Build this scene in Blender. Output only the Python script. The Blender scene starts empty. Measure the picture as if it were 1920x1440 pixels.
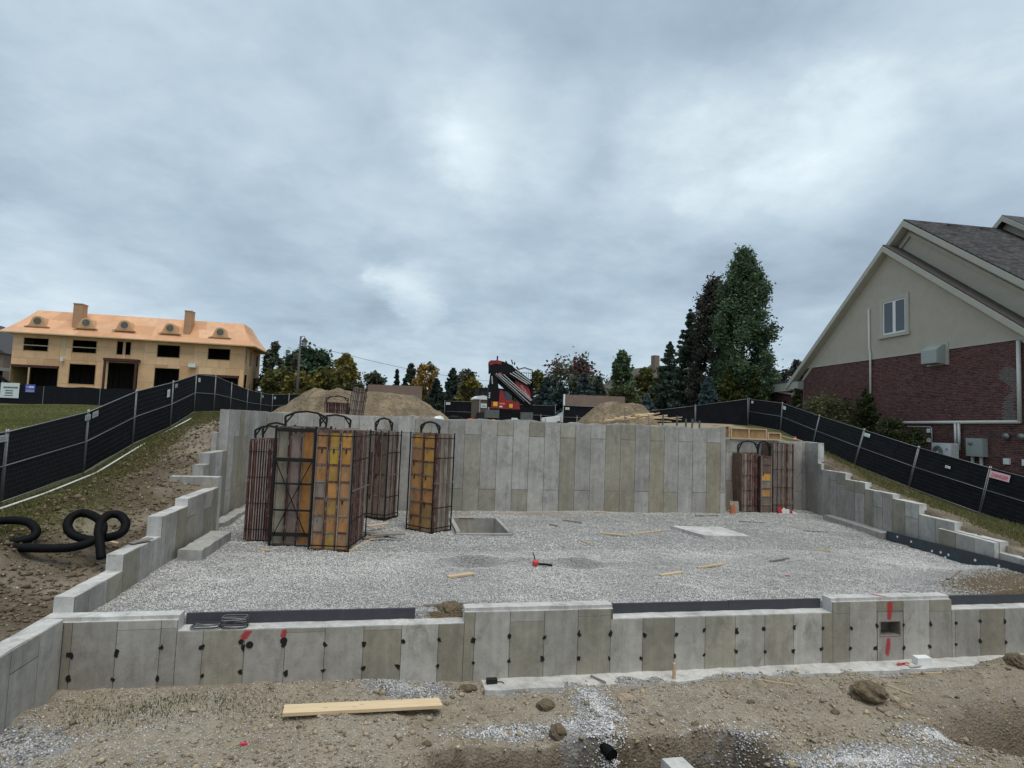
import bpy, math, random
import numpy as np
from mathutils import Vector, Matrix

scene = bpy.context.scene
COL = scene.collection

# ------------------------------------------------------------------ camera
CAM = np.array([1.6241, -9.9745, 3.3977])
YAW, PITCH, ROLL = -0.1893, 0.0675, 0.0376
cf = np.array([-math.sin(YAW)*math.cos(PITCH), math.cos(YAW)*math.cos(PITCH), math.sin(PITCH)])
cr = np.array([math.cos(YAW), math.sin(YAW), 0.0]); cu = np.cross(cr, cf)
cr2 = math.cos(ROLL)*cr + math.sin(ROLL)*cu
cu2 = -math.sin(ROLL)*cr + math.cos(ROLL)*cu
cam_data = bpy.data.cameras.new('camera'); cam = bpy.data.objects.new('camera', cam_data); COL.objects.link(cam)
cam_data.sensor_width = 36; cam_data.sensor_fit = 'HORIZONTAL'; cam_data.lens = 1081.28*36/1920
cam_data.clip_start = 0.1; cam_data.clip_end = 2000
m4 = Matrix.Identity(4)
for i in range(3):
    m4[i][0] = cr2[i]; m4[i][1] = cu2[i]; m4[i][2] = -cf[i]; m4[i][3] = CAM[i]
cam.matrix_world = m4
scene.camera = cam

# ------------------------------------------------------------------ sky, sun, exposure
SUN_EL, SUN_AZ = math.radians(70), math.radians(165)     # azimuth clockwise from +Y
world = bpy.data.worlds.new('World'); scene.world = world; world.use_nodes = True
wn = world.node_tree; wn.nodes.clear()
def N(nt, t, **kw):
    n = nt.nodes.new(t)
    for k, v in kw.items(): setattr(n, k, v)
    return n
def build_world():
    L = wn.links.new
    out = N(wn, 'ShaderNodeOutputWorld'); bg = N(wn, 'ShaderNodeBackground'); L(bg.outputs[0], out.inputs[0])
    tc = N(wn, 'ShaderNodeTexCoord')
    nrm = N(wn, 'ShaderNodeVectorMath', operation='NORMALIZE'); L(tc.outputs['Generated'], nrm.inputs[0])
    sep = N(wn, 'ShaderNodeSeparateXYZ'); L(nrm.outputs[0], sep.inputs[0])
    def math_(op, a, b=None, c=None, clamp=False):
        n = N(wn, 'ShaderNodeMath', operation=op); n.use_clamp = clamp
        for i, v in enumerate((a, b, c)):
            if v is None: continue
            if isinstance(v, (int, float)): n.inputs[i].default_value = v
            else: L(v, n.inputs[i])
        return n.outputs[0]
    zc = math_('MAXIMUM', sep.outputs[2], 0.0)
    den = math_('ADD', zc, 0.22)
    px = math_('DIVIDE', sep.outputs[0], den); py = math_('DIVIDE', sep.outputs[1], den)
    cmb = N(wn, 'ShaderNodeCombineXYZ'); L(px, cmb.inputs[0]); L(py, cmb.inputs[1])
    def noise(scale, detail, rough, dist, vec):
        n = N(wn, 'ShaderNodeTexNoise'); n.inputs['Scale'].default_value = scale; n.inputs['Detail'].default_value = detail
        n.inputs['Roughness'].default_value = rough; n.inputs['Distortion'].default_value = dist; L(vec, n.inputs['Vector']); return n
    n1 = noise(0.9, 6, 0.52, 0.2, cmb.outputs[0]); n2 = noise(2.2, 8, 0.6, 0.12, cmb.outputs[0]); n3 = noise(6.0, 6, 0.6, 0.1, cmb.outputs[0])
    v = math_('MULTIPLY_ADD', n1.outputs[0], 0.80, -0.13)
    v = math_('MULTIPLY_ADD', n2.outputs[0], 0.44, v)
    v = math_('MULTIPLY_ADD', n3.outputs[0], 0.20, v); v = math_('SUBTRACT', v, 0.03)
    # thinner and thicker parts of the cloud deck (directions in the sky)
    wob = N(wn, 'ShaderNodeVectorMath', operation='MULTIPLY_ADD')
    cs = N(wn, 'ShaderNodeVectorMath', operation='SUBTRACT'); L(n2.outputs[1], cs.inputs[0]); cs.inputs[1].default_value = (0.5, 0.5, 0.5)
    L(cs.outputs[0], wob.inputs[0]); wob.inputs[1].default_value = (0.26, 0.26, 0.10); L(nrm.outputs[0], wob.inputs[2])
    wn2 = N(wn, 'ShaderNodeVectorMath', operation='NORMALIZE'); L(wob.outputs[0], wn2.inputs[0])
    patches = PATCHES
    for (d, ang, amp) in patches:
        dt = N(wn, 'ShaderNodeVectorMath', operation='DOT_PRODUCT'); L(wn2.outputs[0], dt.inputs[0]); dt.inputs[1].default_value = d
        mr = N(wn, 'ShaderNodeMapRange', interpolation_type='SMOOTHERSTEP'); L(dt.outputs['Value'], mr.inputs[0])
        mr.inputs[1].default_value = math.cos(math.radians(ang)); mr.inputs[2].default_value = 1.0
        v = math_('MULTIPLY_ADD', mr.outputs[0], amp, v)
    ramp = N(wn, 'ShaderNodeValToRGB'); L(v, ramp.inputs[0])
    el = ramp.color_ramp.elements
    el[0].position = 0.30; el[0].color = (0.232, 0.295, 0.365, 1)
    el[1].position = 1.0; el[1].color = (0.80, 0.86, 0.88, 1)
    e = el.new(0.50); e.color = (0.315, 0.400, 0.478, 1)
    e = el.new(0.68); e.color = (0.425, 0.512, 0.574, 1)
    e = el.new(0.86); e.color = (0.585, 0.675, 0.720, 1)
    sky = N(wn, 'ShaderNodeTexSky', sky_type='NISHITA'); sky.sun_disc = False
    sky.sun_elevation = SUN_EL; sky.sun_rotation = SUN_AZ
    sk = N(wn, 'ShaderNodeVectorMath', operation='SCALE'); L(sky.outputs[0], sk.inputs[0]); sk.inputs['Scale'].default_value = 0.10
    mx = N(wn, 'ShaderNodeMix', data_type='RGBA'); mx.inputs[0].default_value = 0.93
    L(sk.outputs[0], mx.inputs[6]); L(ramp.outputs[0], mx.inputs[7])
    L(mx.outputs[2], bg.inputs[0]); bg.inputs[1].default_value = 1.0
PATCHES = [((0.065,0.867,0.495),7.8,0.101),((0.153,0.879,0.452),8.8,0.126),((0.29,0.858,0.425),9.6,0.101),((0.415,0.815,0.404),9.6,0.114),((0.528,0.75,0.398),11.3,0.163),((0.596,0.701,0.393),8.8,0.114),((-0.002,0.977,0.213),4.5,0.177),((-0.504,0.849,0.157),7.5,0.163),((-0.424,0.884,0.195),10.3,0.067),((-0.335,0.925,0.181),7.2,0.056),((-0.264,0.835,0.482),18.6,0.067),((-0.418,0.789,0.45),18.6,0.046),((0.324,0.777,0.54),19.7,-0.119),((-0.464,0.832,0.304),18.6,-0.097),((0.719,0.667,0.194),15.5,-0.06),((-0.17,0.961,0.22),10.3,-0.071),((0.615,0.62,0.488),13.5,0.046)]
build_world()
sun_d = bpy.data.lights.new('sun', 'SUN'); sun = bpy.data.objects.new('sun', sun_d); COL.objects.link(sun)
sun_d.energy = 1.5; sun_d.angle = math.radians(38); sun_d.color = (1.0, 0.93, 0.83)
sd = Vector((math.sin(SUN_AZ)*math.cos(SUN_EL), math.cos(SUN_AZ)*math.cos(SUN_EL), math.sin(SUN_EL)))
sun.rotation_euler = sd.to_track_quat('Z', 'Y').to_euler(); sun.location = (0, 0, 60)
scene.view_settings.view_transform = 'Standard'; scene.view_settings.look = 'None'
scene.view_settings.gamma = 1; scene.view_settings.use_curve_mapping = False
scene.view_settings.exposure = 0.48
try:
    scene.cycles.max_bounces = 6; scene.cycles.diffuse_bounces = 3; scene.cycles.glossy_bounces = 3
    scene.cycles.transparent_max_bounces = 8; scene.cycles.use_adaptive_sampling = True
except Exception: pass

# ------------------------------------------------------------------ helpers
rng = random.Random(7); nrg = np.random.default_rng(11)
MATS = {}
class MB:
    """collects faces into one mesh"""
    def __init__(s): s.v = []; s.f = []; s.c = None
    def add(s, vs, fs):
        b = len(s.v); s.v.extend([tuple(map(float, p)) for p in vs]); s.f.extend([tuple(i+b for i in f) for f in fs]); return s
    def box(s, x0, y0, z0, x1, y1, z1):
        return s.add([(x0,y0,z0),(x1,y0,z0),(x1,y1,z0),(x0,y1,z0),(x0,y0,z1),(x1,y0,z1),(x1,y1,z1),(x0,y1,z1)],
                     [(0,3,2,1),(4,5,6,7),(0,1,5,4),(1,2,6,5),(2,3,7,6),(3,0,4,7)])
    def bar(s, p0, p1, w, h=None, up=(0,0,1)):
        h = h or w; a = Vector(p0); b = Vector(p1); d = (b-a).normalized(); u = Vector(up)
        if abs(d.dot(u)) > 0.98: u = Vector((0,1,0)) if abs(d.y) < 0.9 else Vector((1,0,0))
        x = d.cross(u).normalized()*w/2; y = x.normalized().cross(d).normalized()*h/2
        return s.add([a-x-y,a+x-y,a+x+y,a-x+y,b-x-y,b+x-y,b+x+y,b-x+y], [(0,3,2,1),(4,5,6,7),(0,1,5,4),(1,2,6,5),(2,3,7,6),(3,0,4,7)])
    def tube(s, pts, r, n=8, closed=False, caps=True):
        pts = [Vector(p) for p in pts]; k = len(pts); rs = r if hasattr(r, '__len__') else [r]*k
        b = len(s.v); ref = None
        for i, p in enumerate(pts):
            d = (pts[(i+1) % k]-pts[i-1]) if closed else (pts[min(i+1,k-1)]-pts[max(i-1,0)])
            d.normalize()
            if ref is None: ref = Vector((0,0,1)) if abs(d.z) < 0.9 else Vector((1,0,0))
            x = d.cross(ref).normalized(); y = x.cross(d).normalized(); ref = y
            for j in range(n):
                t = 2*math.pi*j/n; q = p + x*math.cos(t)*rs[i] + y*math.sin(t)*rs[i]; s.v.append(tuple(q))
        for i in range(k if closed else k-1):
            i2 = (i+1) % k
            for j in range(n):
                j2 = (j+1) % n; s.f.append((b+i*n+j, b+i*n+j2, b+i2*n+j2, b+i2*n+j))
        if caps and not closed:
            s.f.append(tuple(b+j for j in range(n))[::-1]); s.f.append(tuple(b+(k-1)*n+j for j in range(n)))
        return s
    def prism(s, poly, d0, d1, axis='y'):
        """2-D outline extruded along an axis: (a,b) -> x,z for axis y; y,z for axis x; x,y for axis z"""
        n = len(poly)
        def mk(a, b, d): return (a,d,b) if axis == 'y' else ((d,a,b) if axis == 'x' else (a,b,d))
        vs = [mk(a,b,d0) for a,b in poly]+[mk(a,b,d1) for a,b in poly]
        fs = [tuple(range(n))[::-1], tuple(range(n,2*n))]+[(i,(i+1)%n,n+(i+1)%n,n+i) for i in range(n)]
        return s.add(vs, fs)
    def lathe(s, prof, cx, cy, n=16):
        b = len(s.v); k = len(prof)
        for (r, z) in prof:
            for j in range(n):
                t = 2*math.pi*j/n; s.v.append((cx+r*math.cos(t), cy+r*math.sin(t), z))
        for i in range(k-1):
            for j in range(n):
                j2 = (j+1) % n; s.f.append((b+i*n+j, b+i*n+j2, b+(i+1)*n+j2, b+(i+1)*n+j))
        s.f.append(tuple(b+j for j in range(n))[::-1]); s.f.append(tuple(b+(k-1)*n+j for j in range(n)))
        return s
    def xf(s, M, start=0):
        for i in range(start, len(s.v)): s.v[i] = tuple(M @ Vector(s.v[i]))
        return s
    def build(s, name, mat, parent=None, color=None, smooth=False, origin=None):
        off = np.array(origin if origin is not None else ((0,0,0)), float)
        if parent is not None and origin is None:
            rt = parent
            while rt.parent is not None: rt = rt.parent
            if rt.get('_w'): off = np.array(rt.location)
        me = bpy.data.meshes.new(name)
        me.from_pydata([tuple(np.array(p)-off) for p in s.v], [], s.f)
        if smooth:
            me.polygons.foreach_set('use_smooth', [True]*len(me.polygons))
        me.update()
        return obj(name, me, mat, parent, color, off if parent is None else None)
def obj(name, me, mat, parent=None, color=None, loc=None):
    o = bpy.data.objects.new(name, me); COL.objects.link(o)
    if mat is not None and len(me.materials) == 0: me.materials.append(MATS[mat] if isinstance(mat, str) else mat)
    if parent is not None: o.parent = parent
    elif loc is not None: o.location = loc; o['_w'] = 1
    if color is not None: o.color = (*color, 1.0) if len(color) == 3 else color
    return o
def tag(o, label=None, cat=None, group=None, kind=None):
    if label: o['label'] = label
    if cat: o['category'] = cat
    if group: o['group'] = group
    if kind: o['kind'] = kind
    return o
def thing(name, label, cat, loc=(0,0,0), rotz=0, group=None, world_coords=True):
    """an Empty at the thing's base; parts may be given in world coordinates (unrotated things) or in local ones"""
    o = bpy.data.objects.new(name, None); COL.objects.link(o); o.empty_display_size = 0.3
    o.location = loc; o.rotation_euler = (0,0,rotz)
    if world_coords and rotz == 0: o['_w'] = 1
    return tag(o, label, cat, group)
def np_mesh(name, V, F, cols=None, smooth=False, attr='Col'):
    """fast mesh from numpy: F is (n,3) or (n,4)"""
    me = bpy.data.meshes.new(name); V = np.asarray(V, np.float32); F = np.asarray(F, np.int32)
    me.vertices.add(len(V)); me.vertices.foreach_set('co', V.ravel())
    k = F.shape[1]; me.loops.add(F.size); me.loops.foreach_set('vertex_index', F.ravel())
    me.polygons.add(len(F)); me.polygons.foreach_set('loop_start', np.arange(0, F.size, k, dtype=np.int32))
    try: me.polygons.foreach_set('loop_total', np.full(len(F), k, np.int32))
    except Exception: pass
    if smooth: me.polygons.foreach_set('use_smooth', np.ones(len(F), bool))
    if cols is not None:
        a = me.color_attributes.new(attr, 'FLOAT_COLOR', 'POINT')
        c4 = np.ones((len(V), 4), np.float32); c4[:, :cols.shape[1]] = cols; a.data.foreach_set('color', c4.ravel())
    me.update(calc_edges=True); me.validate()
    return me
def _h(ix, iy, seed):
    n = (ix.astype(np.int64)*374761393 + iy.astype(np.int64)*668265263 + seed*982451653) & 0x7fffffff
    n = ((n ^ (n >> 13))*1274126177) & 0x7fffffff
    return ((n ^ (n >> 16)) & 0xffff)/65535.0
def vnoise(x, y, seed=0):
    ix = np.floor(x); iy = np.floor(y); fx = x-ix; fy = y-iy
    fx = fx*fx*(3-2*fx); fy = fy*fy*(3-2*fy)
    return (_h(ix,iy,seed)*(1-fx)+_h(ix+1,iy,seed)*fx)*(1-fy)+(_h(ix,iy+1,seed)*(1-fx)+_h(ix+1,iy+1,seed)*fx)*fy
def fbm(x, y, o=4, seed=0):
    t = 0; a = 0.5; s = 0
    for i in range(o):
        t = t + a*(vnoise(x*2**i+17.3*i, y*2**i-9.1*i, seed+i)*2-1); s += a; a *= 0.5
    return t/s

# ------------------------------------------------------------------ materials
def mat_base(name):
    m = bpy.data.materials.new(name); m.use_nodes = True; nt = m.node_tree
    b = nt.nodes['Principled BSDF']; MATS[name] = m
    return m, nt, b, nt.links.new
def nz(nt, vec, scale, detail=4, rough=0.55, dist=0.0):
    n = N(nt, 'ShaderNodeTexNoise'); n.inputs['Scale'].default_value = scale; n.inputs['Detail'].default_value = detail
    n.inputs['Roughness'].default_value = rough; n.inputs['Distortion'].default_value = dist
    if vec is not None: nt.links.new(vec, n.inputs['Vector'])
    return n.outputs[0]
def mapping(nt, vec, scale):
    n = N(nt, 'ShaderNodeMapping'); n.inputs['Scale'].default_value = scale; nt.links.new(vec, n.inputs['Vector']); return n.outputs[0]
def mrange(nt, v, a, b, c, d, clamp=True):
    n = N(nt, 'ShaderNodeMapRange'); n.clamp = clamp; nt.links.new(v, n.inputs[0])
    for i, x in enumerate((a,b,c,d)): n.inputs[i+1].default_value = x
    return n.outputs[0]
def mixc(nt, f, a, b, mode='MIX'):
    n = N(nt, 'ShaderNodeMix', data_type='RGBA', blend_type=mode)
    for i, x in ((0,f),(6,a),(7,b)):
        if isinstance(x, (int,float)): n.inputs[i].default_value = x
        elif isinstance(x, tuple): n.inputs[i].default_value = (*x, 1) if len(x) == 3 else x
        else: nt.links.new(x, n.inputs[i])
    return n.outputs[2]
def mth(nt, op, a, b=0.0):
    n = N(nt, 'ShaderNodeMath', operation=op)
    for i, x in enumerate((a,b)):
        if isinstance(x, (int,float)): n.inputs[i].default_value = x
        else: nt.links.new(x, n.inputs[i])
    return n.outputs[0]
def bump(nt, b, h, strength, dist):
    n = N(nt, 'ShaderNodeBump'); n.inputs['Strength'].default_value = strength; n.inputs['Distance'].default_value = dist
    nt.links.new(h, n.inputs['Height']); nt.links.new(n.outputs[0], b.inputs['Normal'])
def pos(nt): return N(nt, 'ShaderNodeNewGeometry').outputs['Position']
def simple(name, col, rough=0.7, var=0.25, scale=6.0, bmp=0.15, metal=0.0, objcol=False, stretch=(1,1,1), bd=0.01, spec=0.4, worn=None):
    m, nt, b, L = mat_base(name); p = mapping(nt, pos(nt), stretch)
    n = nz(nt, p, scale, 5, 0.6, 0.2); n2 = nz(nt, p, scale*7, 3)
    f = mth(nt, 'ADD', mrange(nt, n, 0.25, 0.75, 1-var, 1+var), mrange(nt, n2, 0.2, 0.8, -var*0.35, var*0.35))
    base = N(nt, 'ShaderNodeObjectInfo').outputs['Color'] if objcol else None
    cc = N(nt, 'ShaderNodeCombineColor')
    for i in range(3): L(f, cc.inputs[i])
    col_out = mixc(nt, 1.0, base if objcol else (*col, 1), cc.outputs[0], 'MULTIPLY')
    if worn:
        w = mrange(nt, nz(nt, p, scale*1.7, 6, 0.7, 0.6), worn[1], worn[1]+0.08, 0, worn[2]); col_out = mixc(nt, w, col_out, worn[0])
    L(col_out, b.inputs['Base Color']); b.inputs['Roughness'].default_value = rough; b.inputs['Metallic'].default_value = metal
    b.inputs['Specular IOR Level'].default_value = spec
    if bmp: bump(nt, b, mth(nt, 'ADD', n, n2), bmp, bd)
    return m
def concrete(name, objcol=True, col=(0.4,0.4,0.39)):
    m, nt, b, L = mat_base(name); p = pos(nt)
    base = N(nt, 'ShaderNodeObjectInfo').outputs['Color'] if objcol else None
    big = nz(nt, p, 0.9, 5, 0.6, 0.3); st = nz(nt, mapping(nt, p, (7,7,0.55)), 1.0, 5, 0.6, 0.2); fine = nz(nt, p, 34, 4, 0.65); med = nz(nt, p, 5.5, 5, 0.65, 0.4)
    f = mth(nt, 'ADD', mrange(nt, big, 0.28, 0.72, -0.20, 0.20), mrange(nt, st, 0.28, 0.72, -0.12, 0.12))
    f = mth(nt, 'ADD', f, mrange(nt, fine, 0.2, 0.8, -0.09, 0.09)); f = mth(nt, 'ADD', f, mrange(nt, med, 0.25, 0.75, -0.15, 0.15)); f = mth(nt, 'ADD', f, 1.0)
    cc = N(nt, 'ShaderNodeCombineColor')
    for i in range(3): L(f, cc.inputs[i])
    c = mixc(nt, 1.0, base if objcol else (*col, 1), cc.outputs[0], 'MULTIPLY')
    stain = mrange(nt, nz(nt, mapping(nt, p, (2.0,2.0,1.2)), 1.3, 7, 0.7, 0.5), 0.52, 0.72, 0, 0.72)
    c = mixc(nt, stain, c, (0.185,0.175,0.15))
    lime = mrange(nt, nz(nt, mapping(nt, p, (11,11,0.7)), 0.9, 5, 0.65, 0.3), 0.62, 0.78, 0, 0.28); c = mixc(nt, lime, c, (0.50,0.49,0.46))
    rust = mrange(nt, nz(nt, mapping(nt, p, (9,9,1.6)), 0.8, 4, 0.6, 0.5), 0.72, 0.80, 0, 0.5); c = mixc(nt, rust, c, (0.25,0.17,0.09))
    L(c, b.inputs['Base Color']); b.inputs['Roughness'].default_value = 0.88; b.inputs['Specular IOR Level'].default_value = 0.25
    vor = N(nt, 'ShaderNodeTexVoronoi'); vor.inputs['Scale'].default_value = 26; L(p, vor.inputs['Vector'])
    pore = mrange(nt, vor.outputs[0], 0.0, 0.16, 0, 1)
    bump(nt, b, mth(nt, 'ADD', mth(nt, 'MULTIPLY', pore, 0.5), mth(nt, 'ADD', fine, med)), 0.35, 0.012)
    return m
def attr_mat(name, rough=0.85, var=0.2, scale=30, spec=0.3, transl=0.0, bmp=0.0):
    m, nt, b, L = mat_base(name); a = N(nt, 'ShaderNodeVertexColor'); a.layer_name = 'Col'
    n = nz(nt, pos(nt), scale, 3); f = mrange(nt, n, 0.25, 0.75, 1-var, 1+var)
    cc = N(nt, 'ShaderNodeCombineColor')
    for i in range(3): L(f, cc.inputs[i])
    c = mixc(nt, 1.0, a.outputs[0], cc.outputs[0], 'MULTIPLY')
    L(c, b.inputs['Base Color']); b.inputs['Roughness'].default_value = rough; b.inputs['Specular IOR Level'].default_value = spec
    if bmp: bump(nt, b, n, bmp, 0.01)
    if transl:
        tr = N(nt, 'ShaderNodeBsdfTranslucent'); L(c, tr.inputs[0]); mx = N(nt, 'ShaderNodeMixShader'); mx.inputs[0].default_value = transl
        out = nt.nodes['Material Output']; L(b.outputs[0], mx.inputs[1]); L(tr.outputs[0], mx.inputs[2]); L(mx.outputs[0], out.inputs[0])
    return m
concrete('concrete'); concrete('joint', False, (0.13,0.125,0.11)); concrete('concrete_raw', False, (0.37,0.36,0.34)); concrete('concrete_pale', False, (0.50,0.495,0.475))
attr_mat('stone', 0.9, 0.22, 22, 0.25); attr_mat('leaf', 0.65, 0.12, 9, 0.25, 0.28); attr_mat('brick', 0.9, 0.22, 5, 0.2); attr_mat('sheathing', 0.8, 0.12, 1.2, 0.25)
simple('black_steel', (0.012,0.0115,0.0115), 0.6, 0.35, 14, 0.2, 0.2, worn=((0.10,0.055,0.035), 0.60, 0.6))
simple('form_rail', (0.12,0.04,0.035), 0.8, 0.4, 9, 0.3, objcol=True, stretch=(1,1,0.3), worn=((0.27,0.235,0.205), 0.54, 0.8))
simple('form_ply', (0.4,0.2,0.04), 0.75, 0.34, 5, 0.25, objcol=True, stretch=(1,1,0.35), worn=((0.26,0.19,0.13), 0.57, 0.65))
simple('galvanised', (0.25,0.255,0.26), 0.5, 0.15, 20, 0.05, 0.6)
simple('screen', (0.011,0.012,0.015), 0.8, 0.35, 3.0, 0.5, stretch=(1,1,1), bd=0.03, spec=0.12)
simple('wire', (0.06,0.062,0.065), 0.6, 0.2, 20, 0, 0.2)
simple('tar', (0.008,0.008,0.009), 0.55, 0.4, 30, 0.5)
simple('corrugated', (0.004,0.004,0.0045), 0.7, 0.3, 9, 0.1, spec=0.15)
simple('insulation', (0.052,0.056,0.066), 0.75, 0.16, 7, 0.1, worn=((0.12,0.12,0.13), 0.64, 0.5))
simple('insul_print', (0.035,0.10,0.13), 0.75, 0.5, 26, 0)
simple('white', (0.75,0.76,0.76), 0.6, 0.1, 9, 0.1); simple('foam', (0.78,0.79,0.80), 0.8, 0.1, 12, 0.2)
simple('lumber', (0.56,0.42,0.26), 0.75, 0.18, 5, 0.15, stretch=(0.5,6,6), worn=((0.40,0.25,0.12), 0.66, 0.5))
simple('lumber_grey', (0.24,0.21,0.18), 0.85, 0.3, 6, 0.25)
simple('stucco', (0.43,0.395,0.325), 0.92, 0.07, 2, 0.35, bd=0.006, spec=0.2); simple('trim', (0.43,0.415,0.355), 0.7, 0.06, 3, 0.05)
simple('shingle', (0.062,0.062,0.065), 0.9, 0.3, 7, 0.5, bd=0.02); simple('shingle_edge', (0.075,0.066,0.06), 0.9, 0.3, 9, 0.4)
simple('mortar', (0.25,0.21,0.20), 0.95, 0.2, 9, 0.3)
simple('dark_interior', (0.030,0.024,0.022), 0.9, 0.5, 1.4, 0, stretch=(4,4,0.3))
simple('ply_pale', (0.47,0.30,0.14), 0.8, 0.12, 1.1, 0.1, objcol=True); simple('red_brown', (0.06,0.022,0.018), 0.7, 0.3, 3, 0)
simple('crane_red', (0.26,0.018,0.020), 0.4, 0.2, 6, 0.05, worn=((0.09,0.03,0.03),0.62,0.6)); simple('crane_black', (0.0075,0.008,0.010), 0.6, 0.3, 8, 0.1, spec=0.15); simple('chrome', (0.55,0.55,0.56), 0.3, 0.1, 9, 0, 0.7)
simple('yellow', (0.65,0.47,0.04), 0.5, 0.1, 9, 0); simple('grey_metal', (0.33,0.36,0.35), 0.5, 0.06, 6, 0.04, 0.1); simple('brown_plastic', (0.115,0.085,0.065), 0.6, 0.15, 6, 0.05)
simple('bark', (0.075,0.06,0.048), 0.9, 0.35, 6, 0.6, stretch=(3,3,0.7)); simple('dirt_mound', (0.245,0.19,0.122), 0.95, 0.5, 1.5, 1.0, bd=0.16, worn=((.15,.115,.075), .52, .7))
simple('clod', (0.21,0.162,0.105), 0.95, 0.35, 12, 1.0, bd=0.04); simple('rubber', (0.015,0.015,0.015), 0.8, 0.2, 9, 0)
simple('red_plastic', (0.55,0.04,0.05), 0.5, 0.15, 9, 0); simple('orange', (0.65,0.16,0.04), 0.6, 0.2, 9, 0); simple('blue_sign', (0.06,0.09,0.45), 0.5, 0.2, 6, 0); simple('sign_white', (0.66,0.72,0.71), 0.5, 0.04, 4, 0)
simple('ink', (0.06,0.07,0.08), 0.6, 0.2, 30, 0); simple('pink_sign', (0.72,0.46,0.48), 0.5, 0.08, 9, 0); simple('sign_red', (0.55,0.05,0.09), 0.5, 0.2, 20, 0); simple('tag_grey', (0.42,0.44,0.43), 0.5, 0.15, 20, 0)
simple('tan_board', (0.20,0.145,0.115), 0.85, 0.14, 1.6, 0.1); simple('far_roof', (0.10,0.085,0.075), 0.9, 0.2, 2, 0.2); simple('car_white', (0.78,0.79,0.80), 0.25, 0.03, 3, 0); simple('crate_grey', (0.10,0.115,0.11), 0.8, 0.25, 3, 0.1)
simple('lamp_pole', (0.075,0.072,0.085), 0.6, 0.15, 4, 0)
def glass_mat(name, col, rough):
    m, nt, b, L = mat_base(name); b.inputs['Base Color'].default_value = (*col, 1); b.inputs['Roughness'].default_value = rough; b.inputs['Specular IOR Level'].default_value = 0.9
glass_mat('window_glass', (0.045,0.055,0.065), 0.06); glass_mat('dark_glass', (0.02,0.022,0.025), 0.15)
def paint_mat():
    m, nt, b, L = mat_base('spray_paint'); p = pos(nt); a = N(nt, 'ShaderNodeVertexColor'); a.layer_name = 'Col'
    b.inputs['Base Color'].default_value = (0.50,0.035,0.04,1); b.inputs['Roughness'].default_value = 0.8
    n = nz(nt, p, 24, 5, 0.7); al = mth(nt, 'MULTIPLY', mrange(nt, n, 0.25, 0.62, 0.25, 1.0), a.outputs[0]); L(al, b.inputs['Alpha'])
paint_mat()
def ground_mat():
    m, nt, b, L = mat_base('ground'); p = pos(nt); a = N(nt, 'ShaderNodeVertexColor'); a.layer_name = 'Col'
    s = N(nt, 'ShaderNodeSeparateColor'); L(a.outputs[0], s.inputs[0])
    n1 = nz(nt, p, 0.8, 6, 0.6, 0.3); n2 = nz(nt, p, 5, 6, 0.68, 0.4); n3 = nz(nt, p, 26, 4, 0.7)
    d = mixc(nt, mrange(nt, n1, 0.3, 0.7, 0, 1), (0.365,0.310,0.230), (0.260,0.215,0.155))
    d = mixc(nt, mrange(nt, n2, 0.36, 0.68, 0, 0.8), d, (0.47,0.415,0.33)); d = mixc(nt, mrange(nt, n3, 0.50, 0.72, 0, 0.55), d, (0.135,0.102,0.068))
    g = mixc(nt, mrange(nt, n2, 0.3, 0.7, 0, 1), (0.115,0.130,0.040), (0.165,0.145,0.062)); g = mixc(nt, mrange(nt, n3, 0.4, 0.7, 0, 0.6), g, (0.075,0.088,0.028))
    vor = N(nt, 'ShaderNodeTexVoronoi'); vor.inputs['Scale'].default_value = 26; L(p, vor.inputs['Vector'])
    gr = mixc(nt, vor.outputs['Color'], (0.20,0.20,0.20), (0.52,0.515,0.505)); 
    f = mth(nt, 'ADD', s.outputs[0], mrange(nt, n2, 0.2, 0.8, -0.35, 0.35)); c = mixc(nt, mrange(nt, f, 0.40, 0.62, 0, 1), d, g)
    f2 = mth(nt, 'ADD', s.outputs[1], mrange(nt, n2, 0.2, 0.8, -0.3, 0.3)); c = mixc(nt, mrange(nt, f2, 0.38, 0.58, 0, 1), c, gr)
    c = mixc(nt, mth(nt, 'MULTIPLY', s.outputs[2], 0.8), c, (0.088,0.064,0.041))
    L(c, b.inputs['Base Color']); b.inputs['Roughness'].default_value = 0.95; b.inputs['Specular IOR Level'].default_value = 0.15
    bump(nt, b, mth(nt, 'ADD', mth(nt, 'MULTIPLY', n2, 1.5), mth(nt, 'ADD', n3, mth(nt, 'MULTIPLY', vor.outputs[0], 0.6))), 0.9, 0.05)
ground_mat()
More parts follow.
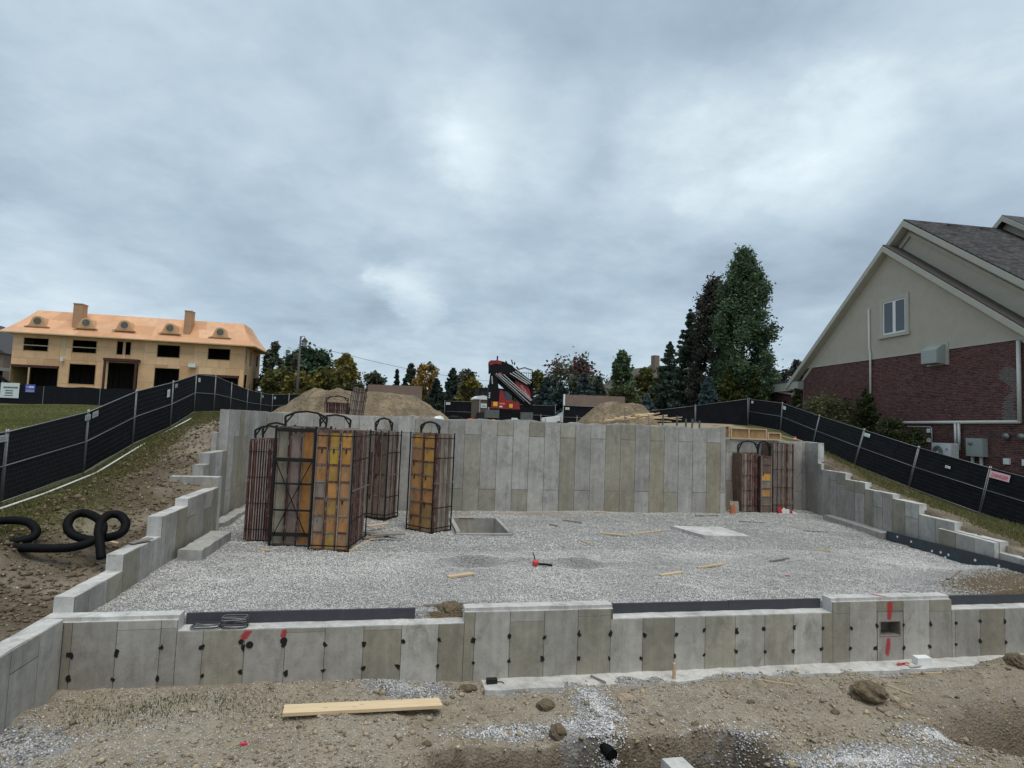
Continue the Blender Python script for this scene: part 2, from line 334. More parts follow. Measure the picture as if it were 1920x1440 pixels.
def gravel_mat():
    m, nt, b, L = mat_base('gravel'); p = pos(nt); a = N(nt, 'ShaderNodeVertexColor'); a.layer_name = 'Col'
    s = N(nt, 'ShaderNodeSeparateColor'); L(a.outputs[0], s.inputs[0])
    vor = N(nt, 'ShaderNodeTexVoronoi'); vor.inputs['Scale'].default_value = 30; L(p, vor.inputs['Vector']); w = N(nt, 'ShaderNodeSeparateColor'); L(vor.outputs['Color'], w.inputs[0])
    c = mixc(nt, w.outputs[0], (0.22,0.217,0.210), (0.55,0.542,0.523)); n1 = nz(nt, p, 0.7, 5, 0.6, 0.3)
    c = mixc(nt, mrange(nt, n1, 0.35, 0.7, 0, 0.4), c, (0.42,0.415,0.405))
    n2 = nz(nt, p, 5, 6, 0.68, 0.4); d = mixc(nt, n2, (0.13,0.095,0.06), (0.27,0.21,0.13))
    f = mth(nt, 'ADD', s.outputs[2], mrange(nt, n2, 0.2, 0.8, -0.3, 0.3)); c = mixc(nt, mrange(nt, f, 0.4, 0.6, 0, 1), c, d)
    L(c, b.inputs['Base Color']); b.inputs['Roughness'].default_value = 0.95; b.inputs['Specular IOR Level'].default_value = 0.15
    bump(nt, b, mth(nt, 'ADD', vor.outputs[0], nz(nt, p, 50, 3)), 1.0, 0.05)
gravel_mat()
# ------------------------------------------------------------------ the ground
def RW(y): return 16.15 + 0.235*y                     # inner line of the right foundation wall
CP = [(-3.5,-6,.1),(-3.55,-3,.1),(-3.55,-1.4,.17),(-3.55,0,.27),(-3.55,1.2,.40),(-3.55,2.5,.60),(-3.55,3.5,.76),(-3.55,5,1.06),(-3.55,7,1.32),
 (-4.5,7.3,1.55),(-4.1,8.2,1.85),(-4.1,9.6,2.2),(-4.1,10.8,3.0),(-4.1,12,3.3),(-4.1,15,3.35),
 (-7.35,5.5,1.08),(-7.35,9,1.43),(-7.35,12,2.13),(-7.35,15.2,2.68),(-7.35,17.8,3.3),(-7.35,0,.6),(-7.35,-6,.4),
 (-5.5,-1,.45),(-5.5,2,.78),(-5.5,4.5,1.0),(-5.5,7,1.33),(-5.5,9.5,1.78),(-5.5,11.5,2.4),(-5.3,14,2.9),(-5.3,17,3.3),
 (-12,5,1.2),(-12,10,1.75),(-12,16,2.4),(-12,25,2.9),(-23,31,2.5),(-30,45,3.1),(-37,56,3.4),(-27,52.5,3.6),(-30,63.5,4.6),(-16,64,4.4),(-30,80,5),
 (0,18,3.25),(10,18,3.3),(-7,25,3.3),(0,28,3.2),(10,30,3.15),(8,45,3.3),(20,45,3.4),(20,60,3.5),(-10,50,3.4),(0,75,3.6),
 (16,16,3.25),(19.2,13,2.95),(19.15,11,2.1),(18.7,9.3,1.85),(18.4,8,1.6),(18.05,6.5,1.38),(17.75,5.2,1.2),(17.4,3.7,.95),(17.05,2.2,.72),(16.6,0,.45),(16.4,-4,.4),
 (23.2,8.4,.62),(23.2,11.4,1.24),(23.1,14.1,1.96),(24.2,18.2,2.7),(24.4,21.7,3.45),(24.5,25.2,3.8),(23.3,4,.2),(23.3,-3,-.2),
 (27,5,.3),(27,8,.8),(27,12,1.4),(27,16,2.3),(27,22,3.2),(27,28,3.9),(34,10,1.2),(34,28,4),
 (-60,-20,0.5),(-60,20,2),(-70,70,5),(60,-20,0),(60,20,3),(60,70,5),(0,140,4),(-120,140,4),(120,140,4),(-300,-50,3),(300,-50,3),(-300,500,4),(300,500,4),(0,500,4)]
CP = np.array(CP, float)
def tps_fit(P):
    n = len(P); d = np.hypot(P[:,None,0]-P[None,:,0], P[:,None,1]-P[None,:,1]); K = np.where(d > 0, d*d*np.log(d+1e-9), 0)
    A = np.zeros((n+3, n+3)); A[:n,:n] = K + np.eye(n)*0.6; A[:n,n] = 1; A[:n,n+1:] = P[:,:2]; A[n,:n] = 1; A[n+1:,:n] = P[:,:2].T
    return np.linalg.solve(A, np.concatenate([P[:,2], [0,0,0]]))
TW = tps_fit(CP)
def tps(x, y):
    sh = x.shape; x = x.ravel(); y = y.ravel(); out = TW[-3] + TW[-2]*x + TW[-1]*y
    for i in range(len(CP)):
        d2 = (x-CP[i,0])**2 + (y-CP[i,1])**2; out = out + TW[i]*np.where(d2 > 0, 0.5*d2*np.log(d2+1e-12), 0)
    return out.reshape(sh)
def sm(a, b, x): t = np.clip((x-a)/(b-a), 0, 1); return t*t*(3-2*t)
def gs(x, y, cx, cy, rx, ry): return np.exp(-(((x-cx)/rx)**2+((y-cy)/ry)**2))
def front_z(x, y):
    z = -0.80 - 0.17*sm(-1, 4, x) + 0.085*fbm(x*0.9, y*1.1, 4, 3)*sm(.0,-.5,y) + 0.045*fbm(x*3.2, y*3.2, 4, 5) + .07*(.72-np.abs(fbm(x*2.1, y*2.4, 4, 6))**.7)*sm(-.35,-.8,y) - .035
    z = z - 0.10*sm(-0.8, -2.4, y) + 0.10*gs(x, y, 1.2, -.25, .9, .22) + .08*gs(x, y, 8.0, -.55, 1.5, .30) + .06*gs(x, y, 5.9, -.32, .6, .25)
    edge = 0.28*fbm(x*1.6, y*1.2, 3, 21)
    e2 = edge + .10*fbm(x*5, y*4, 3, 23); hole = sm(-1.88, -1.98, y+e2*0.6) * (sm(2.2, 2.6, x+e2) - sm(6.6, 7.2, x+e2)*1.0)*(1-.9*gs(x,y,4.75,-2.0,.26,.30))
    z = z - 1.0*hole*(0.85+0.35*fbm(x*3, y*3, 3, 8)) + .16*hole*fbm(x*5, y*5, 3, 9)
    hole2 = gs(x, y, 11.6, -2.35, 1.5, .75); z = z - 0.75*sm(0.25, .8, hole2 + 0.18*fbm(x*2.2, y*2.2, 3, 13))
    z = z + 0.30*gs(x, y, 13.6, -.75, 1.1, .35) + .10*gs(x, y, 4.75, -1.35, .28, .8)
    z = z + 2.75*sm(-4.2, -8.6, y)
    return z
def pit(x, y, e=0.14):
    lx = np.where(y < 7.45, -3.2-e, -3.7-e); by = np.where(x < 1.3-e, 14.95+e, np.where(x < 14.6+e, 11.39+e, 12.4+e))
    return (x > lx) & (x < RW(y)+e) & (y > 0.14) & (y < by)
def ground_z(x, y):
    z = tps(x, y)
    bank = sm(-7.2, -6.2, x)*(1-sm(-4.6, -3.7, x))*sm(-6, -3, y)*(1-sm(15, 18, y))
    rid = 1-np.abs(fbm(x*0.8, y*0.5, 4, 31)); z = z + bank*(0.42*(rid-0.75) + 0.20*fbm(x*1.9, y*1.6, 4, 33) + .07*fbm(x*6, y*6, 3, 35))
    rb = sm(0, .5, x-RW(y))*(1-sm(21.5, 22.8, x))*(1-sm(16, 19, y))*sm(-6, -2, y); z = z + rb*(0.10*fbm(x*1.3, y*1.3, 4, 41)+.03*fbm(x*7, y*7, 2, 43))
    z = z + 0.05*fbm(x*0.35, y*0.35, 3, 51) - .10*((x > -4.9) & (x < -3.3) & (y > -1) & (y < 16))
    fr = (x > -3.34) & (y < 0.14); zf = front_z(x, y); w = sm(16.3, 17.2, x)
    z = np.where(fr, zf*(1-w)+z*w, z)
    return np.where(pit(x, y), -0.75, z)
def axis(*segs):
    out = []
    for a, b, s in segs: out.append(np.arange(a, b, s))
    return np.unique(np.concatenate(out+[[segs[-1][1]]]))
xs = axis((-420,-120,60),(-120,-40,8),(-40,-14,1.3),(-14,-9,.5),(-9,-3.6,.13),(-3.6,14.5,.085),(14.5,20,.11),(20,28,.4),(28,60,2),(60,120,10),(120,420,60))
ys = axis((-60,-14,8),(-14,-4.5,.6),(-4.5,-3.4,.16),(-3.4,0.3,.05),(.3,16,.14),(16,22,.4),(22,40,1),(40,100,3),(100,500,40))
X, Y = np.meshgrid(xs, ys); Z = ground_z(X, Y)
nx, ny = len(xs), len(ys)
idx = np.arange(nx*ny).reshape(ny, nx)
F = np.stack([idx[:-1,:-1], idx[:-1,1:], idx[1:,1:], idx[1:,:-1]], -1).reshape(-1, 4)
lawn = sm(-6.9, -7.5, X)
strip = sm(-4.9, -6.6, X + 0.9*fbm(X*0.7, Y*0.7, 3, 61))*0.95*sm(-3, 3, Y)
nearleft = 0.62*gs(X, Y, -6.4, 3.2, 1.8, 3.4)+.42*gs(X, Y, -4.9, 6.5, 1.2, 3.0)
rgr = sm(0.6, 2.6, X-RW(Y)+0.9*fbm(X, Y, 3, 63))*sm(-10, -2, Y)*(Y < 30)
far = sm(30, 40, Y)*0.9 + (X > 26)*0.8 + (X < -9)*0.5
fgrass = np.where((Y < 0) & (X > -3.3), 0.40*gs(X, Y, -1.6, -.75, .8, .25) + .35*gs(X, Y, -0.2, -.5, 1.2, .25), 0)
grass = np.clip(np.maximum.reduce([lawn, strip, nearleft, rgr, far]), 0, 1); grass = np.where((Y < 0.14) & (X > -3.34) & (X < 16.5), fgrass, grass)
gravel = np.where(Y < .14, np.maximum.reduce([gs(X,Y,1.95,-.28,.75,.30)*1.1, gs(X,Y,-3.1,-1.6,1.0,.55)*1.1, gs(X,Y,4.85,-1.2,.42,.55), gs(X,Y,4.45,-1.75,.55,.35), gs(X,Y,3.4,-1.55,.8,.18)*.8,
     gs(X,Y,8.2,-2.7,1.7,.38), gs(X,Y,9.9,-2.25,.8,.25), gs(X,Y,6.6,-2.0,1.0,.3)*.55, sm(3.0,3.8,X)*sm(-.62,-.38,Y+.1*fbm(X*2,Y*2,3,71))*.9*(X<16.4)]), 0)
gravel = np.where((Y > 14) & (Y < 26) & (X > -4) & (X < 18), np.maximum(gravel, .35), gravel)
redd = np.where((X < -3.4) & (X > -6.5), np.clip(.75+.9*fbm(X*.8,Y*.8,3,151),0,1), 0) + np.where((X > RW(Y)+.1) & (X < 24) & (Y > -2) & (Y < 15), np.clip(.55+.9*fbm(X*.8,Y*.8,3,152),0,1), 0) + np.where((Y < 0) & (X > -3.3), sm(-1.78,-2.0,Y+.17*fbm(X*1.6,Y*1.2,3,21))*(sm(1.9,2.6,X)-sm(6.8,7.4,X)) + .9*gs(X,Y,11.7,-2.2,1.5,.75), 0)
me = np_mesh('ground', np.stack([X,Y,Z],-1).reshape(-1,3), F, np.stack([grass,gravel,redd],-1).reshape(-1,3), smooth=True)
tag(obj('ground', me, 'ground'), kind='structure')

# gravel bed inside the foundation
SUMP = (3.42, 5.08, 7.15, 9.78)
def gravel_z(x, y):
    z = 0.07 + 0.05*fbm(x*0.7, y*0.7, 4, 81) + 0.028*fbm(x*2.2, y*2.2, 3, 83)
    z = z - .13*gs(x,y,3.5,3.75,.45,.25) - .12*gs(x,y,6.1,3.45,.5,.25) + .11*gs(x,y,3.5,4.2,.55,.25) + .10*gs(x,y,6.0,3.95,.5,.25) + .05*gs(x,y,4.9,4.0,.5,.25)
    z = z + .10*gs(x,y,5.9,9.4,.8,.8) + .26*sm(13.2,16.2,x)*(1-sm(1.6,3.4,y)) - .05*gs(x,y,9.3,.75,.8,.25) - .06*gs(x,y,2.62,.5,.22,.22)
    return z + .05*sm(9.5,11.2,y)
gx = np.arange(-3.9, 19.6, .11); gy = np.arange(.30, 15.1, .11); gy[1] = .315
GX, GY = np.meshgrid(gx, gy); GZ = gravel_z(GX, GY); gi = np.arange(GX.size).reshape(GX.shape)
cxm = (GX[:-1,:-1]+GX[1:,1:])/2; cym = (GY[:-1,:-1]+GY[1:,1:])/2
keep = pit(cxm, cym, 0.02) & ~((cxm > SUMP[0]) & (cxm < SUMP[1]) & (cym > SUMP[2]) & (cym < SUMP[3]))
GZ[0,:] = -.2; GY[0,:] = .302; GF = np.stack([gi[:-1,:-1], gi[:-1,1:], gi[1:,1:], gi[1:,:-1]], -1)[keep]
dirtm = np.maximum.reduce([sm(12.0,15.0,GX+.6*fbm(GX,GY,3,91))*(1-sm(1.0,2.4,GY))*1.0, gs(GX,GY,4.6,.62,.9,.2)*.9, gs(GX,GY,7.6,.62,.9,.2)*.8, gs(GX,GY,9.3,.55,1.3,.2)*.9, gs(GX,GY,2.6,.42,.35,.3)*1.2, gs(GX,GY,11.5,.5,1.5,.2)])
me = np_mesh('gravel_floor', np.stack([GX,GY,GZ],-1).reshape(-1,3), GF, np.stack([dirtm*0,dirtm*0,dirtm],-1).reshape(-1,3), smooth=True)
tag(obj('gravel_floor', me, 'gravel'), kind='structure')

# loose stones: squashed octahedra with a colour each
OV = np.array([(1,0,0),(-1,0,0),(0,1,0),(0,-1,0),(0,0,1),(0,0,-1)], float); OF = np.array([(0,2,4),(2,1,4),(1,3,4),(3,0,4),(2,0,5),(1,2,5),(3,1,5),(0,3,5)])
def stones(name, P, size, cols, sub=None):
    n = len(P); sc = size[:,None]*nrg.uniform([.8,.55,.35],[1.3,1.0,.75],(n,3)); V = OV[None]*sc[:,None,:]*nrg.uniform(.75,1.2,(n,6,1))
    a = nrg.uniform(0,2*np.pi,n); b = nrg.normal(0,.45,n); ca,sa,cb,sb = np.cos(a),np.sin(a),np.cos(b),np.sin(b)
    x,y,z = V[...,0],V[...,1],V[...,2]; y2 = y*cb[:,None]-z*sb[:,None]; z2 = y*sb[:,None]+z*cb[:,None]
    V = np.stack([x*ca[:,None]-y2*sa[:,None], x*sa[:,None]+y2*ca[:,None], z2],-1)+P[:,None,:]
    Fc = (OF[None]+(np.arange(n)*6)[:,None,None]).reshape(-1,3)
    return np_mesh(name, V.reshape(-1,3), Fc, np.repeat(cols,6,0))
def pit_stones(n, y0, y1, s0, s1):
    x = nrg.uniform(-3.65, 19.2, n); y = nrg.uniform(y0, y1, n); k = pit(x, y, -.03) & ~((x > SUMP[0]-.1) & (x < SUMP[1]+.1) & (y > SUMP[2]-.1) & (y < SUMP[3]+.1))
    dm = sm(12.0,15.0,x)*(1-sm(1.0,2.4,y)); k &= nrg.uniform(size=n) > dm*.93
    x, y = x[k], y[k]; z = gravel_z(x, y); s = nrg.uniform(s0, s1, len(x)); g = np.clip(nrg.normal(.49,.075,len(x))*(1+.26*fbm(x*.6,y*.6,3,171))*(1-.38*np.clip(gs(x,y,3.5,3.9,.6,.35)+gs(x,y,6.1,3.6,.55,.35)+.6*gs(x,y,4.9,3.9,.6,.4),0,1)),.11,.68); t = nrg.normal(0,.012,len(x))
    return np.stack([x,y,z+s*.25],-1), s, np.stack([g*1.02+t, g, g*.955-t],-1)
A1 = pit_stones(170000, .40, 5.0, .009, .023); A2 = pit_stones(80000, 5.0, 15, .015, .032)
me = stones('loose_gravel', np.concatenate([A1[0],A2[0]]), np.concatenate([A1[1],A2[1]]), np.concatenate([A1[2],A2[2]]))
tag(obj('loose_gravel', me, 'stone'), 'loose grey crushed stone covering the floor of the foundation pit', 'gravel', kind='stuff')
# pebbles on the front dirt and on the gravel spills
def front_stones():
    P = []
    n = 90000; x = nrg.uniform(-3.1, 14.5, n); y = nrg.uniform(-3.5, -.02, n)
    dens = 0.13 + 0.75*np.clip(fbm(x*.7, y*.9, 3, 101)+.15, 0, 1) + .4*sm(2.5, -1, x)*sm(-.4,-1.4,y); k = nrg.uniform(size=n) < dens; P.append((x[k], y[k], .004, .014, .52))
    for (cx, cy, rx, ry, m, g) in [(1.95,-.28,.72,.28,2600,.36),(-3.0,-1.6,.85,.5,2600,.38),(4.85,-1.25,.34,.60,2300,.52),(4.72,-2.0,.30,.35,1200,.56),(4.2,-1.55,.7,.22,1300,.46),(3.3,-1.5,.9,.18,900,.5),(8.2,-2.75,1.6,.35,3600,.50),(9.9,-2.3,.75,.25,1500,.55),(6.6,-2.0,1.0,.3,900,.5),(8.5,-.28,4.8,.12,1500,.48)]:
        r = np.abs(nrg.normal(0,.62,m)); t = nrg.uniform(0,6.283,m); P.append((cx+rx*r*np.cos(t), cy+ry*r*np.sin(t), .009, .026, g))
    out = []; sz = []; cl = []
    for x, y, s0, s1, g in P:
        k = (y < -.03) & (x > -3.15); x, y = x[k], y[k]; s = nrg.uniform(s0, s1, len(x)); out.append(np.stack([x,y,ground_z(x,y)+s*.3],-1)); sz.append(s)
        gg = np.clip(nrg.normal(g,.13,len(x)),.10,.78); w = nrg.uniform(-.03,.04,len(x)); cl.append(np.stack([gg+w,gg,gg-w*.6],-1))
    return np.concatenate(out), np.concatenate(sz), np.concatenate(cl)
me = stones('pebbles', *front_stones())
tag(obj('pebbles', me, 'stone'), 'pale pebbles and spilled crushed stone strewn over the front dirt', 'pebbles', kind='stuff')
def crumbs():
    n = 26000; x = nrg.uniform(-3.1,14.5,n); y = nrg.uniform(-3.6,-.05,n); k = nrg.uniform(size=n) < .25+.9*np.clip(fbm(x*.9,y*.9,3,131),0,1)+.5*sm(-1.8,-2.2,y); x,y = x[k],y[k]; s = nrg.uniform(.006,.028,len(x))*(1+nrg.uniform(size=len(x))**10*2.2)
    g = nrg.normal(1,.22,(len(x),1)); return np.stack([x,y,ground_z(x,y)+s*.15],-1), s, np.clip(np.array([[.31,.255,.18]])*g,.05,.55)
me = stones('dirt_crumbs', *crumbs()); tag(obj('dirt_crumbs', me, 'stone'), 'loose crumbs of dry dirt covering the ground in front of the wall', 'dirt', kind='stuff')
def bank_crumbs():
    n = 16000; x = nrg.uniform(-6.6,-3.55,n); y = nrg.uniform(-2.5,15,n); k = (nrg.uniform(size=n) < .35+.8*np.clip(fbm(x*.9,y*.9,3,141),0,1)) & ~pit(x,y,.3); x,y = x[k],y[k]; s = nrg.uniform(.012,.05,len(x))*(1+nrg.uniform(size=len(x))**8*1.5)
    g = nrg.normal(1,.22,(len(x),1)); return np.stack([x,y,ground_z(x,y)+s*.15],-1), s, np.clip(np.array([[.15,.115,.072]])*g,.04,.4)
me = stones('bank_crumbs', *bank_crumbs()); tag(obj('bank_crumbs', me, 'stone'), 'loose dirt lumps on the eroded left bank', 'dirt', kind='stuff')
def bank_stones():
    n = 2600; x = nrg.uniform(-7.0,-3.6,n); y = nrg.uniform(-1.5,15,n); d = .12+.75*gs(x,y,-4.6,.6,1.0,1.2)+.2*gs(x,y,-4.6,9,1,3); k = (nrg.uniform(size=n) < d) & ~pit(x,y,.35); x,y = x[k],y[k]
    s = nrg.uniform(.010,.040,len(x)); g = np.clip(nrg.normal(.34,.15,len(x)),.1,.7); return np.stack([x,y,ground_z(x,y)+s*.3],-1), s, np.stack([g*1.05,g,g*.9],-1)
me = stones('bank_stones', *bank_stones()); tag(obj('bank_stones', me, 'stone'), 'small stones scattered on the eroded dirt bank by the stepped wall', 'stones', kind='stuff')
# grass blades
def blades(name, x, y, h, cols, label):
    n = len(x); z = ground_z(x, y); a = nrg.uniform(0,6.283,n); w = h*.10+.004; dx,dy = np.cos(a)*w,np.sin(a)*w; lx = nrg.normal(0,.35,n)*h; ly = nrg.normal(0,.35,n)*h
    V = np.stack([np.stack([x-dx,y-dy,z-.01],-1), np.stack([x+dx,y+dy,z-.01],-1), np.stack([x+lx,y+ly,z+h],-1)],1).reshape(-1,3)
    me = np_mesh(name, V, np.arange(n*3).reshape(-1,3), np.repeat(cols,3,0)); tag(obj(name, me, 'leaf'), label, 'grass', kind='stuff')
def gcol(n, dry): 
    t = nrg.uniform(.2,1.25,(n,1)); d = (nrg.uniform(size=(n,1)) < dry); g = np.array([[.070,.092,.025]])*(1-t)+np.array([[.15,.155,.048]])*t; b = np.array([[.20,.165,.085]])
    return np.where(d, b, g)
n = 60000; x = nrg.uniform(-7.3,-4.2,n); y = nrg.uniform(1.5,18,n); k = (nrg.uniform(size=n) < np.clip(sm(-4.8,-6.5,x+.9*fbm(x*.7,y*.7,3,61))*1.1*(0.35+vnoise(x*1.5,y*1.5,66)),0,1)) & ~pit(x,y,.5); x,y = x[k],y[k]
blades('bank_grass', x, y, nrg.uniform(.03,.10,len(x)), gcol(len(x), .35), 'short rough grass along the foot of the fence above the dirt bank')
n = 42000; y = nrg.uniform(0,18,n); x = RW(y)+nrg.uniform(.6,6.5,n); k = nrg.uniform(size=n) < sm(.5,2.2,x-RW(y)+.6*fbm(x,y,3,63))*(0.3+vnoise(x,y,67)); x,y = x[k],y[k]
blades('slope_grass', x, y, nrg.uniform(.04,.13,len(x)), gcol(len(x), .45), 'dry grass on the slope below the house beside the fence')
n = 90000; d = nrg.uniform(0,1,n)**1.4; y = 6+d*46; x = -8.2-nrg.uniform(0,1,n)*(4+24*d)
blades('lawn_grass', x, y, nrg.uniform(.03,.07,n)*(1+d*1.4), gcol(n, .12), 'mown green lawn behind the near fence')
n = 1500; x = nrg.normal(-1.4,.9,n); y = nrg.normal(-.75,.25,n); k = (x > -3.0) & (y < -.1); x,y = x[k],y[k]
blades('weeds', x, y, nrg.uniform(.02,.06,len(x)), gcol(len(x), .2), 'sparse low weeds in the dirt in front of the concrete wall')

# ------------------------------------------------------------------ foundation walls
GREY = [(.37,.352,.322),(.395,.378,.348),(.345,.327,.298),(.42,.402,.372)]; OLIVE = [(.305,.282,.225),(.325,.303,.247),(.285,.263,.207),(.345,.322,.267)]; TAN = [(.32,.285,.215),(.31,.275,.205)]
def gcolr(kind): 
    c = rng.choice({'g':GREY,'o':OLIVE,'t':TAN}[kind]); f = rng.uniform(.86,1.07); return tuple(v*f for v in c)
GAP = 0.016; PR = 0.018
def rough_top(mb, x0, x1, y0, y1, z0, z1, step=.25, amp=.012, along='x'):
    """core block whose top is slightly uneven"""
    L_ = (x1-x0) if along == 'x' else (y1-y0); k = max(2, int(L_/step)+1); vs = []; fs = []
    for i in range(k+1):
        t = i/k
        for j in range(3):
            u = j/2; x = x0+(x1-x0)*(t if along == 'x' else u); y = y0+(y1-y0)*(u if along == 'x' else t)
            vs.append((x,y,z1+rng.uniform(-amp,amp)))
    b = len(vs)
    for i in range(k+1):
        t = i/k
        for j in (0,2):
            u = j/2; x = x0+(x1-x0)*(t if along == 'x' else u); y = y0+(y1-y0)*(u if along == 'x' else t); vs.append((x,y,z0))
    for i in range(k):
        for j in range(2): 
            a = i*3+j; q = (a, a+3, a+4, a+1); fs.append(q if along == 'x' else q[::-1])
        a, c = b+i*2, i*3
        q1 = (a, a+2, c+3, c); q2 = (c+2, c+5, a+3, a+1); fs.append(q1 if along == 'x' else q1[::-1]); fs.append(q2 if along == 'x' else q2[::-1])
    q = (b, 0, 1, 2, b+1); fs.append(q if along == 'x' else q[::-1]); e = k*3; q = (b+2*k+1, e+2, e+1, e, b+2*k); fs.append(q if along == 'x' else q[::-1])
    return mb.add(vs, fs)
def blob(cx, cz, r, y, n=9):
    pts = []; drip = rng.random() < .5; a0 = rng.uniform(0,6.28)
    for i in range(n):
        t = 2*math.pi*i/n; rr = r*rng.uniform(.45,1.25)*(1+.5*math.cos(t-a0)); pts.append((cx+rr*math.cos(t)*.9, cz+rr*math.sin(t)*(1.0 if not (drip and math.sin(t) < -.3) else 1.25)))
    m = MB(); m.prism(pts, y, y-.008, 'y'); m.f = [f[::-1] for f in m.f]; return m
def paint(parent, pts, name='paint_mark'):
    """a strip of sprayed paint following (x,y,z, half-width) points along the wall; soft edges by fading cover"""
    V = []; C_ = []; Fq = []
    for i, (x, y, z, h) in enumerate(pts):
        for u in (-1,-.45,.45,1): V.append((x+u*h, y, z)); C_.append(0.0 if abs(u) > .9 or i in (0, len(pts)-1) else 1.0)
    for i in range(len(pts)-1):
        for j in range(3): a = i*4+j; Fq.append((a, a+1, a+5, a+4))
    rt = np.array(parent.location); me = np_mesh(name, np.array(V)-rt, np.array(Fq), np.repeat(np.array(C_)[:,None],3,1)); return obj(name, me, 'spray_paint', parent)
def front_wall():
    t = thing('foundation_wall', 'low front concrete foundation wall with black tar dabs and red paint', 'wall', (0,0,-1.3))
    core = MB(); ends = [(-3.5,-1.6,'h',.21),(-1.6,2.87,'l',-.02),(2.87,5.53,'h',.215),(5.53,10.0,'l',-.02),(10.0,12.73,'h',.235),(12.73,16.5,'l',-.03)]
    for x0, x1, k, z in ends:
        cuts = [(x0, x1)]
        if k == 'h':
            if x0 < 11 < x1:
                core.box(x0,.02,-1.3,11.04,.06,z-.055); core.box(11.53,.02,-1.3,x1,.06,z-.055); core.box(11.04,.02,-1.3,11.53,.06,-.50); core.box(11.04,.02,-.20,11.53,.06,z-.055)
                core.box(x0,.06,-1.3,11.04,.30,-.2); core.box(11.53,.06,-1.3,x1,.30,-.2); core.box(11.04,.06,-1.3,11.53,.30,-.50); rough_top(core, x0, x1, .06, .30, -.2, z, .3, .004)
            else:
                rough_top(core, x0, x1, .02, .06, -1.3, z-.055, .3, .005); rough_top(core, x0, x1, .06, .30, -1.3, z, .3, .004)
        else: rough_top(core, x0, x1, .02, .30, -1.3, z, .22, .006)
    core.build('wall_core', 'concrete_pale', t)
    jb = MB()
    for x0, x1, k, z in ends:
        for a_, b_ in ([(x0,11.03),(11.54,x1)] if x0 < 11 < x1 else [(x0,x1)]): jb.box(max(a_,-3.18),.012,-1.28,b_,.02,z-(.06 if k == 'h' else .008))
    jb.build('joint_residue','joint',t)
    def top(x):
        for x0, x1, k, z in ends:
            if x0 <= x < x1: return z-(.055 if k == 'h' else .004)
        return -.02
    spl = {-4:.02,-3:.03,6:-.02,8:.04,16:-.04,20:-.05,18:-.02,0:-.09,2:-.09}
    for i in range(-6, 27):
        xa, xb = i*.61, (i+1)*.61
        if i == -6: xa = -3.17; xb = -3.05
        if i < -5 and i != -6: continue
        brk = sorted({xa, xb}|{e[0] for e in ends if xa+.05 < e[0] < xb-.05})
        kind = 'o' if i % 2 == 0 and i not in (-4, 0) else 'g'
        for a, b in zip(brk[:-1], brk[1:]):
            tz = top((a+b)/2); c = gcolr(kind); zs = [-1.25, tz-.004]
            if i in spl and spl[i] < tz-.06: zs = [-1.25, spl[i], tz-.004]
            for q, (z0, z1) in enumerate(zip(zs[:-1], zs[1:])):
                cc = c
                if q == 1: cc = gcolr({6:'g',8:'o',16:'o',20:'o',18:'t'}.get(i,'g'))
                elif i == 20 or i == 18: cc = gcolr('g')
                mb = MB()
                if i == 18 and q == 0:
                    for (p0,r0,p1,r1) in [(a+GAP,z0+GAP,11.04,z1-GAP),(11.53,z0+GAP,b-GAP,z1-GAP),(11.04,z0+GAP,11.53,-.50),(11.04,-.20,11.53,z1-GAP)]: mb.box(p0,0,r0,p1,.02,r1)
                else: mb.box(a+.0045, 0, z0+.005, b-.0045, .014, z1)
                mb.build('panel', 'concrete', t, cc)
    nb = MB(); nb.box(11.04,-.006,-.50,11.06,.29,-.20); nb.box(11.51,-.006,-.50,11.53,.29,-.20); nb.box(11.06,-.006,-.50,11.51,.29,-.48); nb.box(11.06,-.006,-.22,11.51,.29,-.20); nb.box(11.06,.27,-.48,11.51,.29,-.22)
    nb.build('niche_box', 'lumber_grey', t)
    for i in range(-5, 27):
        for zz in (-.285, -.694):
            if i < -2 and zz < -.5 and i != -5: pass
            blob(i*.61+rng.uniform(-.02,.03), zz+rng.uniform(-.025,.025), rng.uniform(.034,.052), 0).build('tar_and_hole_patch', 'tar', t)
    for (x, z, r) in [(-.53,-.255,.055),(-.02,-.21,.055),(-.66,-.205,.04)]:
        m = MB(); m.prism([(x+r*math.cos(k*.524), z+r*math.sin(k*.524)) for k in range(12)], 0, -.01, 'y'); m.f = [f[::-1] for f in m.f]; m.build('tar_and_hole_patch', 'tar', t)  # flat black discs imitate the dark of pipe holes; no opening is cut
    e = -.004
    paint(t, [(-.54,e,-.02,.03),(-.56,e,-.05,.075),(-.60,e,-.10,.08),(-.62,e,-.15,.07),(-.66,e,-.19,.05)]); paint(t, [(-.02,e,-.02,.03),(-.02,e,-.05,.05),(-.03,e,-.10,.055),(-.035,e,-.145,.045),(-.035,e,-.17,.03)])
    paint(t, [(11.27,e,.18,.05),(11.275,e,.15,.075),(11.28,e,.05,.075),(11.27,e,-.08,.07),(11.26,e,-.16,.06),(11.26,e,-.19,.04)]); paint(t, [(11.25,e,-.52,.03),(11.24,e,-.55,.055),(11.23,e,-.70,.06),(11.21,e,-.82,.06),(11.21,e,-.90,.03)])
    V = [(11.20,.30,.2405),(11.30,.06,.2405)]
    paint(t, [(11.05,.29,.2415,.03),(11.10,.24,.2415,.06),(11.20,.15,.2415,.06),(11.26,.075,.2415,.05),(11.28,.062,.2415,.03)])
